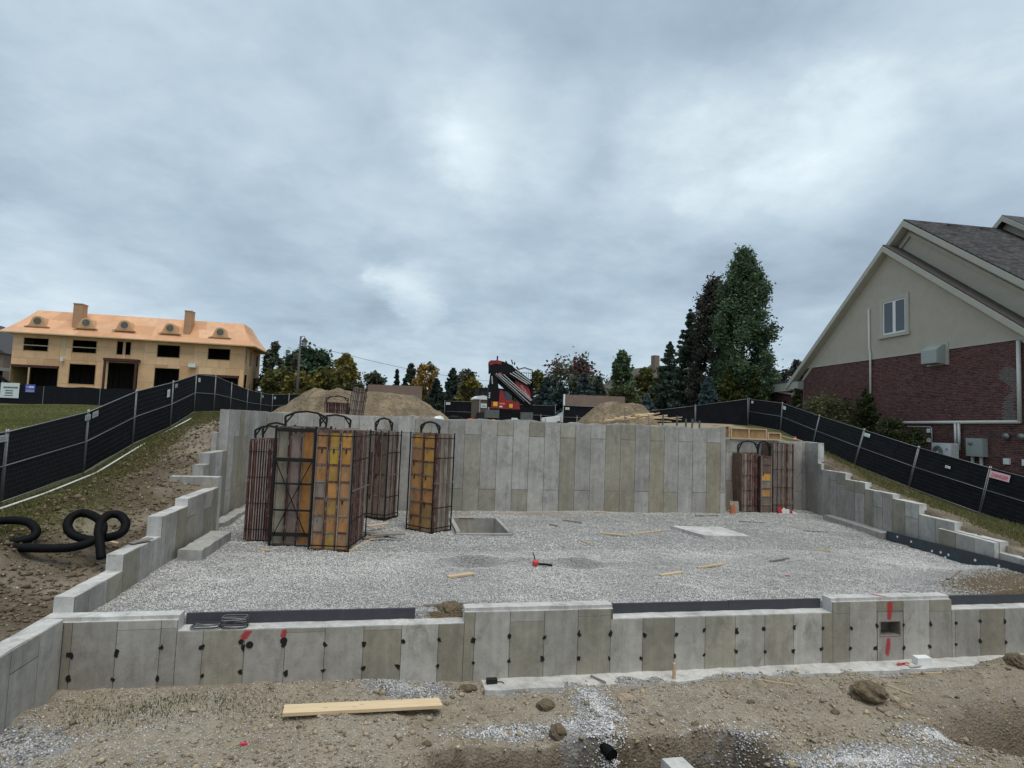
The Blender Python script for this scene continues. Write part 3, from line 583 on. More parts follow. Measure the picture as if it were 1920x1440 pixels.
    # insulation boards standing behind the low parts
    for (x0, x1, lab) in [(-1.58,2.05,'long dark insulation board behind the front wall left of the middle raised part'),(5.55,9.97,'dark insulation board between the two raised parts of the front wall'),(12.75,16.4,'dark insulation board behind the front wall at the right edge')]:
        o = thing('insulation_board', lab, 'board', (x0,.31,-.3), group='insulation boards behind the front wall'); k = x0
        while k < x1-.01:
            k2 = min(k+2.42, x1); m = MB(); m.box(k+.003,.303,-.3,k2-.003,.353,.155+rng.uniform(-.004,.004)); m.build('board', 'insulation', o); k = k2
    f = tag(rough_top(MB(), 3.2, 16.4, -.42, 0.0, -1.3, -.955, .2, .012).build('footing', 'concrete_pale', origin=(9,-.2,-1.3)), 'pale concrete footing ledge along the foot of the front wall', 'footing')
front_wall()
def side_panels(t, x, y0, y1, z0, z1, flip, kinds, split=None, off=0.0):
    """form-panel imprints on a wall face lying in the plane x = const, facing +x"""
    y = y0
    edges = [y0]; k = math.floor((y0-off)/.61)+1
    while off+k*.61 < y1-.08:
        if off+k*.61 > y0+.08: edges.append(off+k*.61)
        k += 1
    edges.append(y1)
    m = MB(); m.box(x-.002, y0, z0, x+PR*.45, y1, z1-.008); m.build('joint_residue','joint',t)
    for i, (a, b) in enumerate(zip(edges[:-1], edges[1:])):
        zs = [z0, z1-.006]
        if split and (i % 2 == 0): zs = [z0, split[0], z1-.006]
        elif split and len(split) > 1: zs = [z0, split[1], z1-.006]
        kd = kinds[i % len(kinds)]
        for q, (p, r) in enumerate(zip(zs[:-1], zs[1:])):
            m = MB(); m.box(x, a+GAP/2, p+GAP/2, x+PR, b-GAP/2, r-GAP/2 if r < z1-.01 else r); m.build('panel', 'concrete', t, gcolr(kd if q == 0 else rng.choice('gg'+kd)))
def left_wall():
    t = thing('foundation_wall', 'stepped concrete foundation wall along the left dirt bank', 'wall', (-3.4,3.5,-.7))
    core = MB(); steps = [(.30,1.88,.45),(1.88,3.55,.74),(3.55,5.03,1.15),(5.03,7.35,1.325)]
    for a, b, z in steps: rough_top(core, -3.48, -3.2-PR*0, a, b, -.7, z, .25, .006, 'y')
    rough_top(core, -4.45, -3.2, 7.35, 7.63, -.7, 1.60, .25, .006, 'x')
    core.build('wall_core', 'concrete_pale', t)
    for (a, b, z), kd in zip(steps, ('ggo','ogg','ggo','ogo')): side_panels(t, -3.2, a+.004, b-.004, -.6, z, 0, kd, (z-.45,) if z > 1.2 else None, .1)
    m = MB(); m.box(-4.44,7.337,-.6,-3.83,7.35,1.59); m.build('panel','concrete',t,gcolr('g')); m = MB(); m.box(-3.82,7.337,-.6,-3.205,7.35,1.59); m.build('panel','concrete',t,gcolr('g'))
    w = thing('foundation_wall', 'short concrete wing wall running from the front corner toward the viewer', 'wall', (-3.35,-2,-1.3)); core = MB(); rough_top(core, -3.48, -3.185, -4.5, 0.005, -1.3, .215, .25, .007, 'y'); core.build('wall_core','concrete_pale',w)
    side_panels(w, -3.185, -4.45, -.02, -1.25, .21, 0, 'gggg', (-.10,), .02)
    h = thing('foundation_wall', 'tall concrete side wall in the far left corner of the pit with a beam pocket', 'wall', (-3.85,12,-.7)); core = MB()
    for a, b, z in [(7.63,8.12,1.90),(8.12,9.78,2.2),(9.78,15.2,3.49)]: rough_top(core, -3.98, -3.7, a, b, -.7, z, .25, .006, 'y')
    rough_top(core, -4.12, -3.98, 9.6, 10.4, -.7, 2.75, .25, .006, 'y')
    core.build('wall_core','concrete_raw',h)
    side_panels(h, -3.7, 7.64, 8.11, -.6, 1.9, 0, 'g', None, .1); side_panels(h, -3.7, 8.13, 9.77, -.6, 2.2, 0, 'ggo', None, .1)
    side_panels(h, -3.7, 9.80, 14.94, -.6, 3.48, 0, 'gototgog', (.9,2.6), 9.8)
    m = MB(); m.box(-3.686,11.55,2.22,-3.683,12.75,2.88); m.build('beam_pocket','lumber_grey',h)
left_wall()
def back_wall():
    def face(t, y, x0, x1, z0, ztop, first, kinds, topfn=None):
        m = MB(); m.box(x0, y-PR*.45, z0, x1, y+.002, ztop-.06); m.build('joint_residue','joint',t)
        k = math.ceil((x0-first)/.61-1e-6); ed = [x0]+[first+j*.61 for j in range(k, 60) if x0+.1 < first+j*.61 < x1-.1]+[x1]
        for i, (a, b) in enumerate(zip(ed[:-1], ed[1:])):
            zt = ztop-.006+(topfn((a+b)/2) if topfn else 0); kd = kinds[i % len(kinds)]
            zs = [z0, ztop-.55, zt] if i % 2 == 1 else [z0, .92, zt]
            for q, (p, r) in enumerate(zip(zs[:-1], zs[1:])):
                kk = kd if len(kd) == 1 else kd[q]
                m = MB(); m.box(a+GAP/2, y-PR, p+GAP/2, b-GAP/2, y, r-GAP/2 if r < zt-.01 else r); m.build('panel','concrete',t,gcolr(kk))
            for zz in (.45,.95,1.5,2.05,2.6,3.1):
                if rng.random() < .0: pass
    t = thing('foundation_wall', 'tall rear concrete foundation wall with vertical grey and olive form panels', 'wall', (8,11.5,-.7)); core = MB()
    def wav(x): return .03*math.sin(x*1.3)+.02*math.sin(x*3.1+1)+.015*math.sin(x*7)
    n = 70; vs = []; fs = []
    for i in range(n+1):
        x = 1.3+(14.6-1.3)*i/n; z = 3.50+wav(x)+.004*(x-8)
        vs += [(x,11.39,-.7),(x,11.39,z),(x,11.65,z+rng.uniform(-.02,.02)),(x,11.65,-.7)]
    for i in range(n): 
        a = i*4; fs += [(a,a+4,a+5,a+1),(a+1,a+5,a+6,a+2),(a+2,a+6,a+7,a+3)]
    fs += [(0,1,2,3),(n*4+3,n*4+2,n*4+1,n*4)]
    core.add(vs, fs); core.box(1.3,11.65,-.7,1.58,15.2,3.44); core.build('wall_core','concrete_raw',t)
    face(t, 11.39, 1.305, 14.595, -.6, 3.46, 4.009-3.05, ['g','g','go','g','og','og','og','go','og','go','g','oo','g','g','to','oo','gg','to','og','gg','gg','tg'], lambda x: wav(x)-.005+.004*(x-8))
    b = thing('foundation_wall', 'recessed rear concrete wall behind the red form stacks in the left corner', 'wall', (-1.2,15.1,-.7)); core = MB(); rough_top(core, -3.70, 1.3, 14.95, 15.2, -.7, 3.47, .3, .01); core.build('wall_core','concrete_raw',b)
    face(b, 14.95, -3.68, 1.29, -.6, 3.46, -3.68, ['g','gg','g','gg'])
    r = thing('foundation_wall', 'recessed rear concrete wall in the right corner below the wooden form boxes', 'wall', (17,12.5,-.7)); core = MB(); rough_top(core, 14.60, RW(12.4)+.3, 12.4, 12.66, -.7, 3.07, .3, .008); core.box(14.35,11.66,-.7,14.60,12.66,3.3); core.build('wall_core','concrete_raw',r)
    face(r, 12.4, 14.62, RW(12.4)-.01, -.6, 3.065, 14.62, ['g'])
back_wall()
def right_wall():
    t = thing('foundation_wall', 'stepped concrete foundation wall climbing along the right slope', 'wall', (17.5,6,-.7))
    segs = [(11.35,12.39,3.05),(11.08,11.35,2.2),(9.28,11.08,1.97),(8.02,9.28,1.74),(6.47,8.02,1.53),(5.20,6.47,1.39),(3.75,5.20,1.08),(2.22,3.75,.86),(.31,2.22,.60)]
    core = MB(); th = .28
    kinds = ['g','g','ggg','gg','ggo','go','ggg','og','gg']
    for (a, b, z), kd in zip(segs, kinds):
        s = len(core.v); rough_top(core, 0, th, a, b, -.7, z, .25, .006, 'y')
        for i in range(s, len(core.v)): x, y, zz = core.v[i]; core.v[i] = (x+RW(y), y, zz)
        m = MB(); m.box(-PR*.45, a, -.6, .002, b, z-.01); m.v = [(x+RW(y), y, zz) for x, y, zz in m.v]; m.build('joint_residue','joint',t)
        n = max(1, round((b-a)/.61))
        for i in range(n):
            p, q = a+(b-a)*i/n, a+(b-a)*(i+1)/n; zs = [-.6, z-.006]
            if z > 1 and rng.random() < .45: zs = [-.6, z-rng.uniform(.35,.55), z-.006]
            for j, (u, v) in enumerate(zip(zs[:-1], zs[1:])):
                m = MB(); m.box(-PR, p+GAP/2, u+GAP/2, 0, q-GAP/2, v if v > z-.01 else v-GAP/2)
                m.v = [(x+RW(y), y, zz) for x, y, zz in m.v]; m.build('panel','concrete',t,gcolr(kd[i % len(kd)] if j == 0 else rng.choice('ggo')))
    m = MB(); rough_top(m, -.16, -.02, 2.22, 4.20, .3, .84, .25, .006, 'y'); m.v = [(x+RW(y), y, zz) for x, y, zz in m.v]; core.add(m.v, m.f)
    core.build('wall_core','concrete_pale',t)
    for p, q in ((2.24,2.85),(2.87,3.5),(3.52,4.18)):
        m = MB(); m.box(-.173, p, .31, -.16, q, .83); m.v = [(x+RW(y), y, zz) for x, y, zz in m.v]; m.build('panel','concrete',t,gcolr('o' if q > 4 else 'g'))
    fo = MB(); rough_top(fo, -.42, -.02, 6.5, 10.2, -.7, .27, .25, .008, 'y'); fo.v = [(x+RW(y), y, zz) for x, y, zz in fo.v]
    tag(fo.build('footing','concrete_raw',origin=(17.8,8,-.7)), 'concrete footing block at the foot of the stepped right wall', 'footing')
    ib = thing('insulation_board', 'dark insulation boards with blue print and white washers against the right wall', 'board', (17,4,-.2)); y = .4
    while y < 6.45:
        y2 = min(y+2.42, 6.47); m = MB()
        def zt(yy): return .335+(.50-.335)*(6.47-yy)/4.96
        f_ = lambda yy: (-.24 if yy < 4.5 else -.19)
        x0, x1 = -.245, -.195
        m.add([(RW(y)+x0,y,-.3),(RW(y2)+x0,y2,-.3),(RW(y2)+x0,y2,zt(y2)),(RW(y)+x0,y,zt(y)),(RW(y)+x1,y,-.3),(RW(y2)+x1,y2,-.3),(RW(y2)+x1,y2,zt(y2)),(RW(y)+x1,y,zt(y))],[(0,3,2,1),(4,5,6,7),(0,1,5,4),(1,2,6,5),(2,3,7,6),(3,0,4,7)]); bd = m.build('board','insulation',ib)
        for k in range(2):
            yc = y+.5+k*1.35
            if yc > y2-.3: continue
            mp = MB()
            for row in range(4):
                L_ = rng.uniform(.25,.55); u = yc+rng.uniform(-.1,.1)
                while u < yc+L_:
                    w = rng.uniform(.03,.09); zz = .30-row*.055; mp.add([(RW(u)+x0-.002,u,zz),(RW(u+w)+x0-.002,u+w,zz),(RW(u+w)+x0-.002,u+w,zz+.03),(RW(u)+x0-.002,u,zz+.03)],[(0,3,2,1)]); u += w+.02
            mp.build('printed_text','insul_print',bd)
        y = y2+.004
    for (yy, zz) in [(5.9,.26),(5.25,.24),(4.35,.16),(4.0,.20),(3.7,.20),(3.82,.10),(2.75,.28),(2.9,.10),(2.0,.32)]:
        m = MB(); x = RW(yy)-.247; m.prism([(yy+.035*math.cos(k*.785), zz+.035*math.sin(k*.785)) for k in range(8)], x, x-.006, 'x'); m.build('washer','white',ib)
right_wall()
# sump pit, pad, loose footings
def sump():
    t = thing('sump_pit', 'open rectangular concrete sump box sunk in the gravel', 'sump pit', (4.25,8.4,-.55)); x0, x1, y0, y1 = SUMP; w = .12; zt = .155
    m = MB(); m.box(x0,y0,-.55,x1,y0+w,.10); m.box(x0,y0+w,-.55,x0+w,y1,zt); m.box(x1-w,y0+w,-.55,x1,y1,zt); m.box(x0+w,y1-w,-.55,x1-w,y1,zt-.002); m.box(x0+w,y0+w,-.55,x1-w,y1-w,-.45); m.build('box','concrete_raw',t)
    for a, b, c in ((x0+w+.01,4.15,'o'),(4.16,x1-w-.01,'g')): q = MB(); q.box(a,y1-w-.01,-.44,b,y1-w,zt-.02); q.build('panel','concrete',t,gcolr(c))
    p = MB(); p.box(3.75,y1-.16,.155,4.25,y1-.04,.17); p.build('wood_strip','lumber',t)
sump()
m = MB(); m.prism([(10.65,8.09),(12.37,7.95),(12.43,6.33),(10.95,6.48)], -.2, .19, 'z'); m.f = [f[::-1] for f in m.f]; tag(m.build('concrete_pad','concrete_pale',origin=(11.5,7.2,-.2)), 'square concrete footing pad standing proud of the gravel', 'pad')
for (y0, y1, x0, x1, z, lab) in [(4.15,6.4,-3.05,-2.55,.31,'long rough concrete footing block beside the stepped left wall'),(8.2,10.9,-3.55,-3.2,.22,'thin concrete curb on the gravel near the red form stack')]:
    tag(rough_top(MB(), x0, x1, y0, y1, -.3, z, .2, .02, 'y').build('concrete_block','concrete_raw',origin=((x0+x1)/2,(y0+y1)/2,-.3)), lab, 'block')
# ------------------------------------------------------------------ fences
def fence_panel(A, B, ha, hb, label, group, lean=(0,0,0), tagside=None, wires=True, near=False, mid=True, screen_drop=0.0, post_r=.021, sagbar=False):
    """one temporary fence panel between base points A and B; ha/hb top vectors (3-D) above A and B"""
    A = Vector(A); B = Vector(B); ha = Vector(ha); hb = Vector(hb)
    t = thing('fence_panel', label, 'fence panel', tuple((A+B)/2), group=group); d = (B-A).normalized()
    n = d.cross(Vector((0,0,1))).normalized()
    if n.dot(Vector(CAM)-A) < 0: n = -n
    for p, h in ((A,ha),(B,hb)):
        q = p+d*(.03 if p is A else -.03); m = MB(); m.tube([q-h*.0, q+h*1.02], post_r, 8); m.build('post','galvanised',t,smooth=True)
    def P(u, w): return (A+ha*w)*(1-u)+(B+hb*w)*u
    for w, r, nm in ((.03,.014,'bottom_rail'),(.985,.014,'top_rail'))+(((.52,.014,'middle_rail'),) if mid else ()):
        m = MB(); m.tube([P(0,w)+n*.02, P(.5,w)+n*.02, P(1,w)+n*.02], r, 6); m.build(nm,'galvanised',t,smooth=True)
    # screen: slightly billowing sheet behind the wires
    nu, nv = 18, 9; sd = rng.randint(0,9999); V = []; Fq = []
    for j in range(nv+1):
        for i in range(nu+1):
            u, w = i/nu, j/nv; k = math.sin(math.pi*min(1,max(0,u)))**.5
            off = (-.02+.045*float(fbm(np.array([u*3.+sd]), np.array([w*2.5+sd]), 3, 5)[0])*k); ww = .035+(.985-.035)*w - screen_drop*(w > .9)
            V.append(tuple(P(u,ww)+n*off))
    for j in range(nv):
        for i in range(nu): a = j*(nu+1)+i; Fq.append((a,a+1,a+nu+2,a+nu+1))
    m = MB(); m.add(V,Fq); m.build('privacy_screen','screen',t,smooth=True)
    if wires:
        m = MB(); L_ = (B-A).length; k = 13 if near else 10
        for j in range(1,k+1):
            w = .04+.94*j/(k+1); m.bar(P(0,w)+n*.022, P(1,w)+n*.022, .004)
        if near:
            nn = int(L_/.055)
            for i in range(1,nn): m.bar(P(i/nn,.03)+n*.026, P(i/nn,.985)+n*.026, .0035)
        m.build('wire_mesh','wire',t)
    if tagside is not None:
        u, w, sw, sh, mt = tagside; c = P(u,w)+n*.045; ux = (P(1,w)-P(0,w)).normalized(); uz = (ha if u < .5 else hb).normalized(); m = MB(); q = [c, c+ux*sw, c+ux*sw+uz*sh, c+uz*sh]; m.add([tuple(x) for x in q]+[tuple(x-n*.006) for x in q],[(0,1,2,3),(7,6,5,4),(0,4,5,1),(1,5,6,2),(2,6,7,3),(3,7,4,0)]); pl = m.build('tag_plate',mt,t)
        m = MB()
        for r_ in range(2): m.bar(c+ux*sw*.12+uz*sh*(.35+.3*r_)+n*.003, c+ux*sw*.85+uz*sh*(.35+.3*r_)+n*.003, .012, .002, tuple(uz))
        if mt != 'pink_sign': m.build('printed_lines','ink',pl)
    return t, P, n
LP = [((-7.35,2.3,.80),1.70),((-7.35,5.53,1.08),1.70),((-7.35,9.03,1.43),1.86),((-7.35,12.05,2.13),1.91),((-7.35,15.25,2.68),1.87),((-7.35,17.82,3.31),1.74)]
lab = ['wire fence panel with black screen nearest the viewer, cut by the left edge','black screened fence panel left of the drain pipe, second from the left edge','black screened fence panel on the dirt bank, third from the left edge','black screened fence panel carrying a small white notice, fourth from the left edge','last black screened fence panel before the left corner of the lot']
for i in range(5):
    (a, ha), (b, hb) = LP[i], LP[i+1]
    tg = {0:(.86,.86,.40,.16,'tag_grey'),1:None,2:(.03,.88,.30,.17,'tag_grey'),3:(.80,.70,.26,.30,'sign_white'),4:(.04,.85,.25,.15,'tag_grey')}[i]
    if i == 1: tg = (.93,.86,.3,.16,'tag_grey')
    if i == 2: tg = (.05,.86,.33,.17,'tag_grey')
    fence_panel(a, b, (0,0,ha), (0,0,hb), lab[i], 'fence panels along the left bank', tagside=tg, near=(i < 2))
def cz(x, y): return float(ground_z(np.array([x]), np.array([y]))[0])
BP = [((-7.35,17.82,3.31),1.74),((-7.45,20.9,3.3),1.88),((-7.55,24.1,3.3),1.72),((-7.7,28.2,3.2),1.66),((-7.9,32.6,3.15),1.7),((-8.05,37.0,3.1),1.8),((-7.4,40.0,3.2),1.9),((-6.5,43.9,3.3),2.0)]
for i in range(7):
    (a, ha), (b, hb) = BP[i], BP[i+1]
    names = ['first','second','third','fourth','fifth','sixth','farthest']
    fence_panel(a, b, (0,0,ha), (0,0,hb), f'{names[i]} black screened fence panel running back from the left corner', 'fence panels behind the rear wall on the left', tagside=(.06,.8,.3,.18,'sign_white') if i in (0,4,5) else None, wires=False)
RP = [((24.67,25.25,3.85),(.05,0,1.8)),((24.58,21.75,3.50),(.10,-.05,1.77)),((24.1,18.35,2.70),(.36,-.12,1.76)),((23.0,14.13,1.96),(.41,-.20,1.77)),((23.28,11.40,1.24),(.36,-.19,1.79)),((23.35,8.37,.62),(.33,-.19,1.79)),((23.45,5.3,.05),(.33,-.19,1.79))]
rl = ['black screened fence panel nearest the tall trees on the right','black screened fence panel in front of the bush beside the brick house','leaning black fence panel above the concrete corner on the right','leaning black fence panel in front of the cone shaped cedar','leaning black fence panel in front of the outdoor air conditioner','leaning black fence panel with a red danger sign at the right edge']
for i in range(6):
    (a, ha), (b, hb) = RP[i], RP[i+1]
    tg = {0:(.10,.84,.22,.16,'sign_white'),1:(.05,.80,.28,.2,'sign_white'),3:(.04,.84,.30,.16,'sign_white'),4:(.45,.72,.22,.10,'sign_white'),5:(.02,.80,.72,.26,'pink_sign')}.get(i)
    t, P, n = fence_panel(a, b, ha, hb, rl[i], 'fence panels down the right slope', tagside=tg)
    if i == 5:
        c = P(.02,.80)+n*.052; ux = (P(1,.8)-P(0,.8)).normalized(); uz = (Vector(hb)-ux*Vector(hb).dot(ux)).normalized()
        def text_mesh(txt, size):
            cu_ = bpy.data.curves.new('t','FONT'); cu_.body = txt; cu_.size = size; cu_.extrude = .002; o = bpy.data.objects.new('t',cu_); COL.objects.link(o); dg = bpy.context.evaluated_depsgraph_get(); me = bpy.data.meshes.new_from_object(o.evaluated_get(dg)); bpy.data.objects.remove(o); return me
        me = text_mesh('DANGER', .19); wd = max(v.co.x for v in me.vertices); k = .60/wd
        for v in me.vertices: q = c+ux*(.06+v.co.x*k)+uz*(.06+v.co.y)+n*v.co.z; v.co = q-t.location
        pl = [o for o in t.children if o.name.startswith('tag_plate')][0]; obj('lettering', me, 'sign_red', pl)
RB = [((19.4,29.6,3.1),1.55),((22.3,28.0,3.3),1.85),((24.67,25.25,3.75),1.9)]
for i in range(2):
    (a, ha), (b, hb) = RB[i], RB[i+1]; fence_panel(a, b, (0,0,ha), (0,0,hb), ['black screened fence panel behind the lumber pile on the right','tall black fence panel below the blue spruces on the right'][i], 'fence panels behind the rear wall on the right', wires=False, mid=False)
for (a, b, h, l_, tg) in [((5.2,38.2,3.2),(7.9,37.7,3.2),1.85,'black screened fence panel between the dirt mound and the brown toilet',(.05,.82,.35,.2,'sign_white')),((12.69,28.63,3.05),(15.7,28.1,3.05),1.72,'black screened fence panel between the white car and the dirt pile',(.05,.82,.28,.16,'sign_white')),((10.2,38.0,3.2),(14.5,37.2,3.2),1.8,'black fence panel behind the crane truck and white car',None)]:
    fence_panel(a, b, (0,0,h), (0,0,h), l_, 'fence panels at the rear of the lot', wires=False, tagside=tg)
# long hoarding across the road in front of the plywood house
def far_fence():
    t = thing('hoarding', 'long low black hoarding fence in front of the plywood house', 'hoarding', (-31,54.5,3.4)); pts = [(-44.5,58.6),(-39,56.9),(-33,54.7),(-27,52.5),(-22.5,51.2),(-18,50.2)]
    for (x0,y0),(x1,y1) in zip(pts[:-1],pts[1:]):
        m = MB(); k = 6
        for i in range(k):
            a, b = i/k, (i+1)/k; pa, pb = (x0+(x1-x0)*a, y0+(y1-y0)*a), (x0+(x1-x0)*b, y0+(y1-y0)*b)
            za, zb = 5.32-.004*(pa[0]+39)+.05*math.sin(pa[0]*1.7), 5.32-.004*(pb[0]+39)+.05*math.sin(pb[0]*1.7); m.add([(pa[0],pa[1],3.3),(pb[0],pb[1],3.3),(pb[0],pb[1],zb),(pa[0],pa[1],za)],[(0,1,2,3)])
        m.build('screen_panel','screen',t)
    for x0, y0 in pts: m = MB(); m.tube([(x0,y0-.05,3.3),(x0,y0-.05,5.3)],.03,6); m.build('post','galvanised',t)
far_fence()
def flat_sign(name, label, cat, c, w, h, mat, lines):
    ang = math.atan2(-2.1,6); t = thing(name, label, cat, c, ang); m = MB(); m.box(0,-.03,-h,w,0,0); m.build('board',mat,t)
    for x0, x1, z, th, mt in lines:
        m = MB(); x = x0
        while x < x1: g = min(rng.uniform(.06,.16), x1-x); m.box(x,-.036,z-th,x+g,-.031,z); x += g+.03
        m.build('lettering',mt,t)
flat_sign('notice_board','large white notice board hung on the black hoarding at the left edge','sign',(-37.7,56.35,5.52),2.15,1.5,'sign_white',[(.35,2.0,-.38,.17,'ink'),(.55,1.5,-.72,.12,'ink'),(.6,1.45,-.95,.14,'ink'),(.5,1.5,-1.22,.10,'ink')])
flat_sign('banner','blue banner with white lettering on the black hoarding','sign',(-35.0,55.4,5.42),1.1,.78,'blue_sign',[(.15,.25,-.18,.16,'white'),(.38,1.0,-.15,.2,'white'),(.1,1.0,-.52,.08,'tag_grey'),(.1,1.0,-.66,.08,'tag_grey')])

# ------------------------------------------------------------------ racks of concrete form panels
ORANGE = [(.50,.235,.055),(.53,.27,.06),(.44,.20,.055),(.37,.18,.07)]; YEL = [(.47,.29,.04),(.40,.23,.05)]; MAUVE = [(.20,.14,.12),(.24,.18,.155),(.17,.13,.115)]; OLV = [(.19,.17,.12),(.22,.20,.15)]; RED = [(.090,.032,.026),(.11,.045,.034),(.075,.032,.026),(.14,.075,.058)]; GRB = [(.20,.16,.125),(.25,.205,.17),(.145,.095,.07)]
def arch(t, x0, x1, y, z, h, mat='black_steel', r=.05):
    w = x1-x0; pts = [(x0,y,z),(x0-.02,y,z+h*.62),(x0+w*.22,y,z+h*.90),(x0+w*.5,y,z+h),(x0+w*.78,y,z+h*.90),(x1+.02,y,z+h*.62),(x1,y,z)]
    m = MB()
    for a, b in zip(pts[:-1],pts[1:]): m.bar(a,b,r,r*.9,(0,1,0))
    m.bar((x0,y,z+h*.2),(x0+w*.20,y,z+h*.86),r*.7,r*.6,(0,1,0)); m.bar((x1,y,z+h*.2),(x1-w*.20,y,z+h*.86),r*.7,r*.6,(0,1,0)); m.build('lifting_arch',mat,t)
def rack(label, loc, rotz, W, D, H, cols, nside, side_cols, frame=True, brace=False, arches=((.0,),), rows=7, edge_on=False, band=True, arch_h=.32, tilt=0, name='form_rack', group='racks of steel framed form panels'):
    t = thing(name, label, 'form rack', loc, rotz, group, world_coords=False); t.rotation_euler = (0,tilt,rotz)
    y = 0.0
    if not edge_on:
        x = 0; cw = W/len(cols)
        for i, c in enumerate(cols):
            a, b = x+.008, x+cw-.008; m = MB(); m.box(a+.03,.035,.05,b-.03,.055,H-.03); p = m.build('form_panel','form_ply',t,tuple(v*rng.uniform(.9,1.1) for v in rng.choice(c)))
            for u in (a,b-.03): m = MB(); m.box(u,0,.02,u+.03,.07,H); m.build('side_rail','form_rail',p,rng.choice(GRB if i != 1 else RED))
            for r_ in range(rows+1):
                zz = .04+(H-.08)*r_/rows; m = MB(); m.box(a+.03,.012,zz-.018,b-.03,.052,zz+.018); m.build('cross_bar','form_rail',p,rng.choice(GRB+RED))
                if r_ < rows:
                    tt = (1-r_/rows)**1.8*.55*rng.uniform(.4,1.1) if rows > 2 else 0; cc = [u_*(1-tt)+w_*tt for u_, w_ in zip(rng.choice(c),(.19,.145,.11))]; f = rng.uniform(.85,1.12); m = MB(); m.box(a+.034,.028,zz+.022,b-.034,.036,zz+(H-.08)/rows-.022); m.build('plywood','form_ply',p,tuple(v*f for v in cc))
                    if rng.random() < .8: m = MB(); u = a+.08+rng.uniform(0,.05); m.box(u,.005,zz+(H-.08)/rows-.13,u+.03,.03,zz+(H-.08)/rows-.03); m.build('clip','galvanised' if rng.random() < .6 else 'black_steel',p)
            x += cw
        y = .09
        if nside:
            th = (D-y)/nside
            for k in range(nside): m = MB(); dz = rng.uniform(-.03,.02); m.box(.01+rng.uniform(0,.02),y+k*th+.004,.03,W-.01-rng.uniform(0,.03),y+(k+1)*th-.006,H+dz-.02); m.build('form_panel','form_rail',t,rng.choice(side_cols))
    else:
        th = W/nside
        for k in range(nside):
            dz = rng.uniform(-.03,.02); m = MB(); m.box(k*th+.008,rng.uniform(0,.03),.05,(k+1)*th-.008,D,H+dz); p = m.build('form_panel','form_rail',t,rng.choice(side_cols))
            if rng.random() < .5: m = MB(); u = k*th+.008+(th-.016)*.55; m.box(u,-.004,.06,u+.014,.03,H+dz-.02); m.build('edge_strip','form_rail',p,(.34,.31,.29))
        if band:
            for r_ in (1,3,5,7): zz = H*r_/8; m = MB(); m.bar((0,-.012,zz),(W,-.012,zz+rng.uniform(-.02,.02)),.010,.014); m.build('strap','black_steel',t)
    if frame:
        o = .03
        for (px, py) in ((-o,-o),(W+o,-o),(-o,D+o),(W+o,D+o)): m = MB(); m.bar((px,py,0),(px,py,H+.02),.05 if brace else .03,.05 if brace else .03,(0,1,0)); m.build('frame_post','black_steel',t)
        lev = [0.10,.30,.52,.72,.97] if brace else [.05,.25,.5,.75,.95]
        for q, l_ in enumerate(lev):
            h_ = .12 if (brace and q in (0,3,4)) else (.055 if brace else .035)
            for (a, b) in (((-o,-o*1.8),(W+o,-o*1.8)),((W+o*1.8,-o),(W+o*1.8,D+o))):
                if a[1] == -o*1.8 and not brace and q in (1,2,3): continue
                m = MB(); m.bar((a[0],a[1],H*l_),(b[0],b[1],H*l_),.022,h_*.8); m.build('frame_bar','black_steel' if brace or a[1] < 0 and q != 2 else 'form_rail',t,(.16,.13,.115))
        m = MB(); m.box(-o,-o,0,W+o,D+o,.03); m.build('base_frame','black_steel',t)
    if brace:
        for (a, b) in (((0,.30),(W,.72)),((W,.30),(0,.72)),((W*.18,.10),(W*.5,.30)),((W*.85,.10),(W*.5,.30))): pass
        m = MB(); m.bar((0,-.065,H*.72),(W*.92,-.065,H*.10),.045,.014); m.build('brace','black_steel',t); m = MB(); m.bar((W,-.078,H*.72),(W*.08,-.078,H*.10),.045,.014); m.build('brace','black_steel',t)
        for u in (.33,.67): m = MB(); m.bar((W*u,-.05,H*.05),(W*u,-.05,H*.98),.026,.022,(0,1,0)); m.build('frame_bar','form_rail',t,(.05,.018,.016))
    for a in arches:
        x0, x1, yy, hh = a; arch(t, x0, x1, yy, H, hh)
    return t
a1 = math.atan2(-.09,.7)
rack('leftmost rack, dark red form panels stacked edge on', (-2.2,6.16,.08), a1, .76, .9, 2.66, None, 12, RED, edge_on=True, frame=False, arches=((.06,.74,.25,.34),(.06,.74,.8,.42)))
t = rack('black framed rack with crossed braces in front of grey and orange form boards', (-1.42,5.70,.08), math.atan2(-.14,.93), .94, 1.35, 3.02, [OLV,MAUVE,ORANGE], 8, RED+GRB, brace=True, rows=1, arches=((.08,1.12,.3,.40),(.75,1.55,1.1,.34)))
rack('rack of orange plywood form panels standing against the crossed brace rack', (-.40,5.19,.06), math.atan2(-.19,.9), .93, 1.5, 3.0, [ORANGE[2:]+GRB[:2],YEL+ORANGE,ORANGE], 12, GRB+RED, arches=())
rack('rack of faded red form panels standing farthest back beside the rear wall', (.62,9.95,.10), math.atan2(-.49,.79), .78, .72, 2.88, [RED+GRB,RED,GRB], 9, RED+GRB, rows=4, arches=((.08,.70,.3,.42),))
rack('narrow rack of orange form panels standing alone by the sump', (2.02,8.02,.07), math.atan2(-1.07,.70)*.82, .98, .78, 2.93, [ORANGE,ORANGE+YEL], 8, GRB+RED, arches=((.18,.92,.2,.34),))
rk = rack('red form panels stacked upright in the right recess of the pit', (16.88,11.55,.08), .03, .98, .75, 2.90, None, 11, RED+GRB+GRB, edge_on=True, frame=False, arches=())
rack('ladder like rack of orange form panels between two red stacks', (16.30,11.50,.08), .02, .50, .6, 2.35, [ORANGE+GRB], 4, RED, frame=False, arches=((.0,.55,.25,.62),))
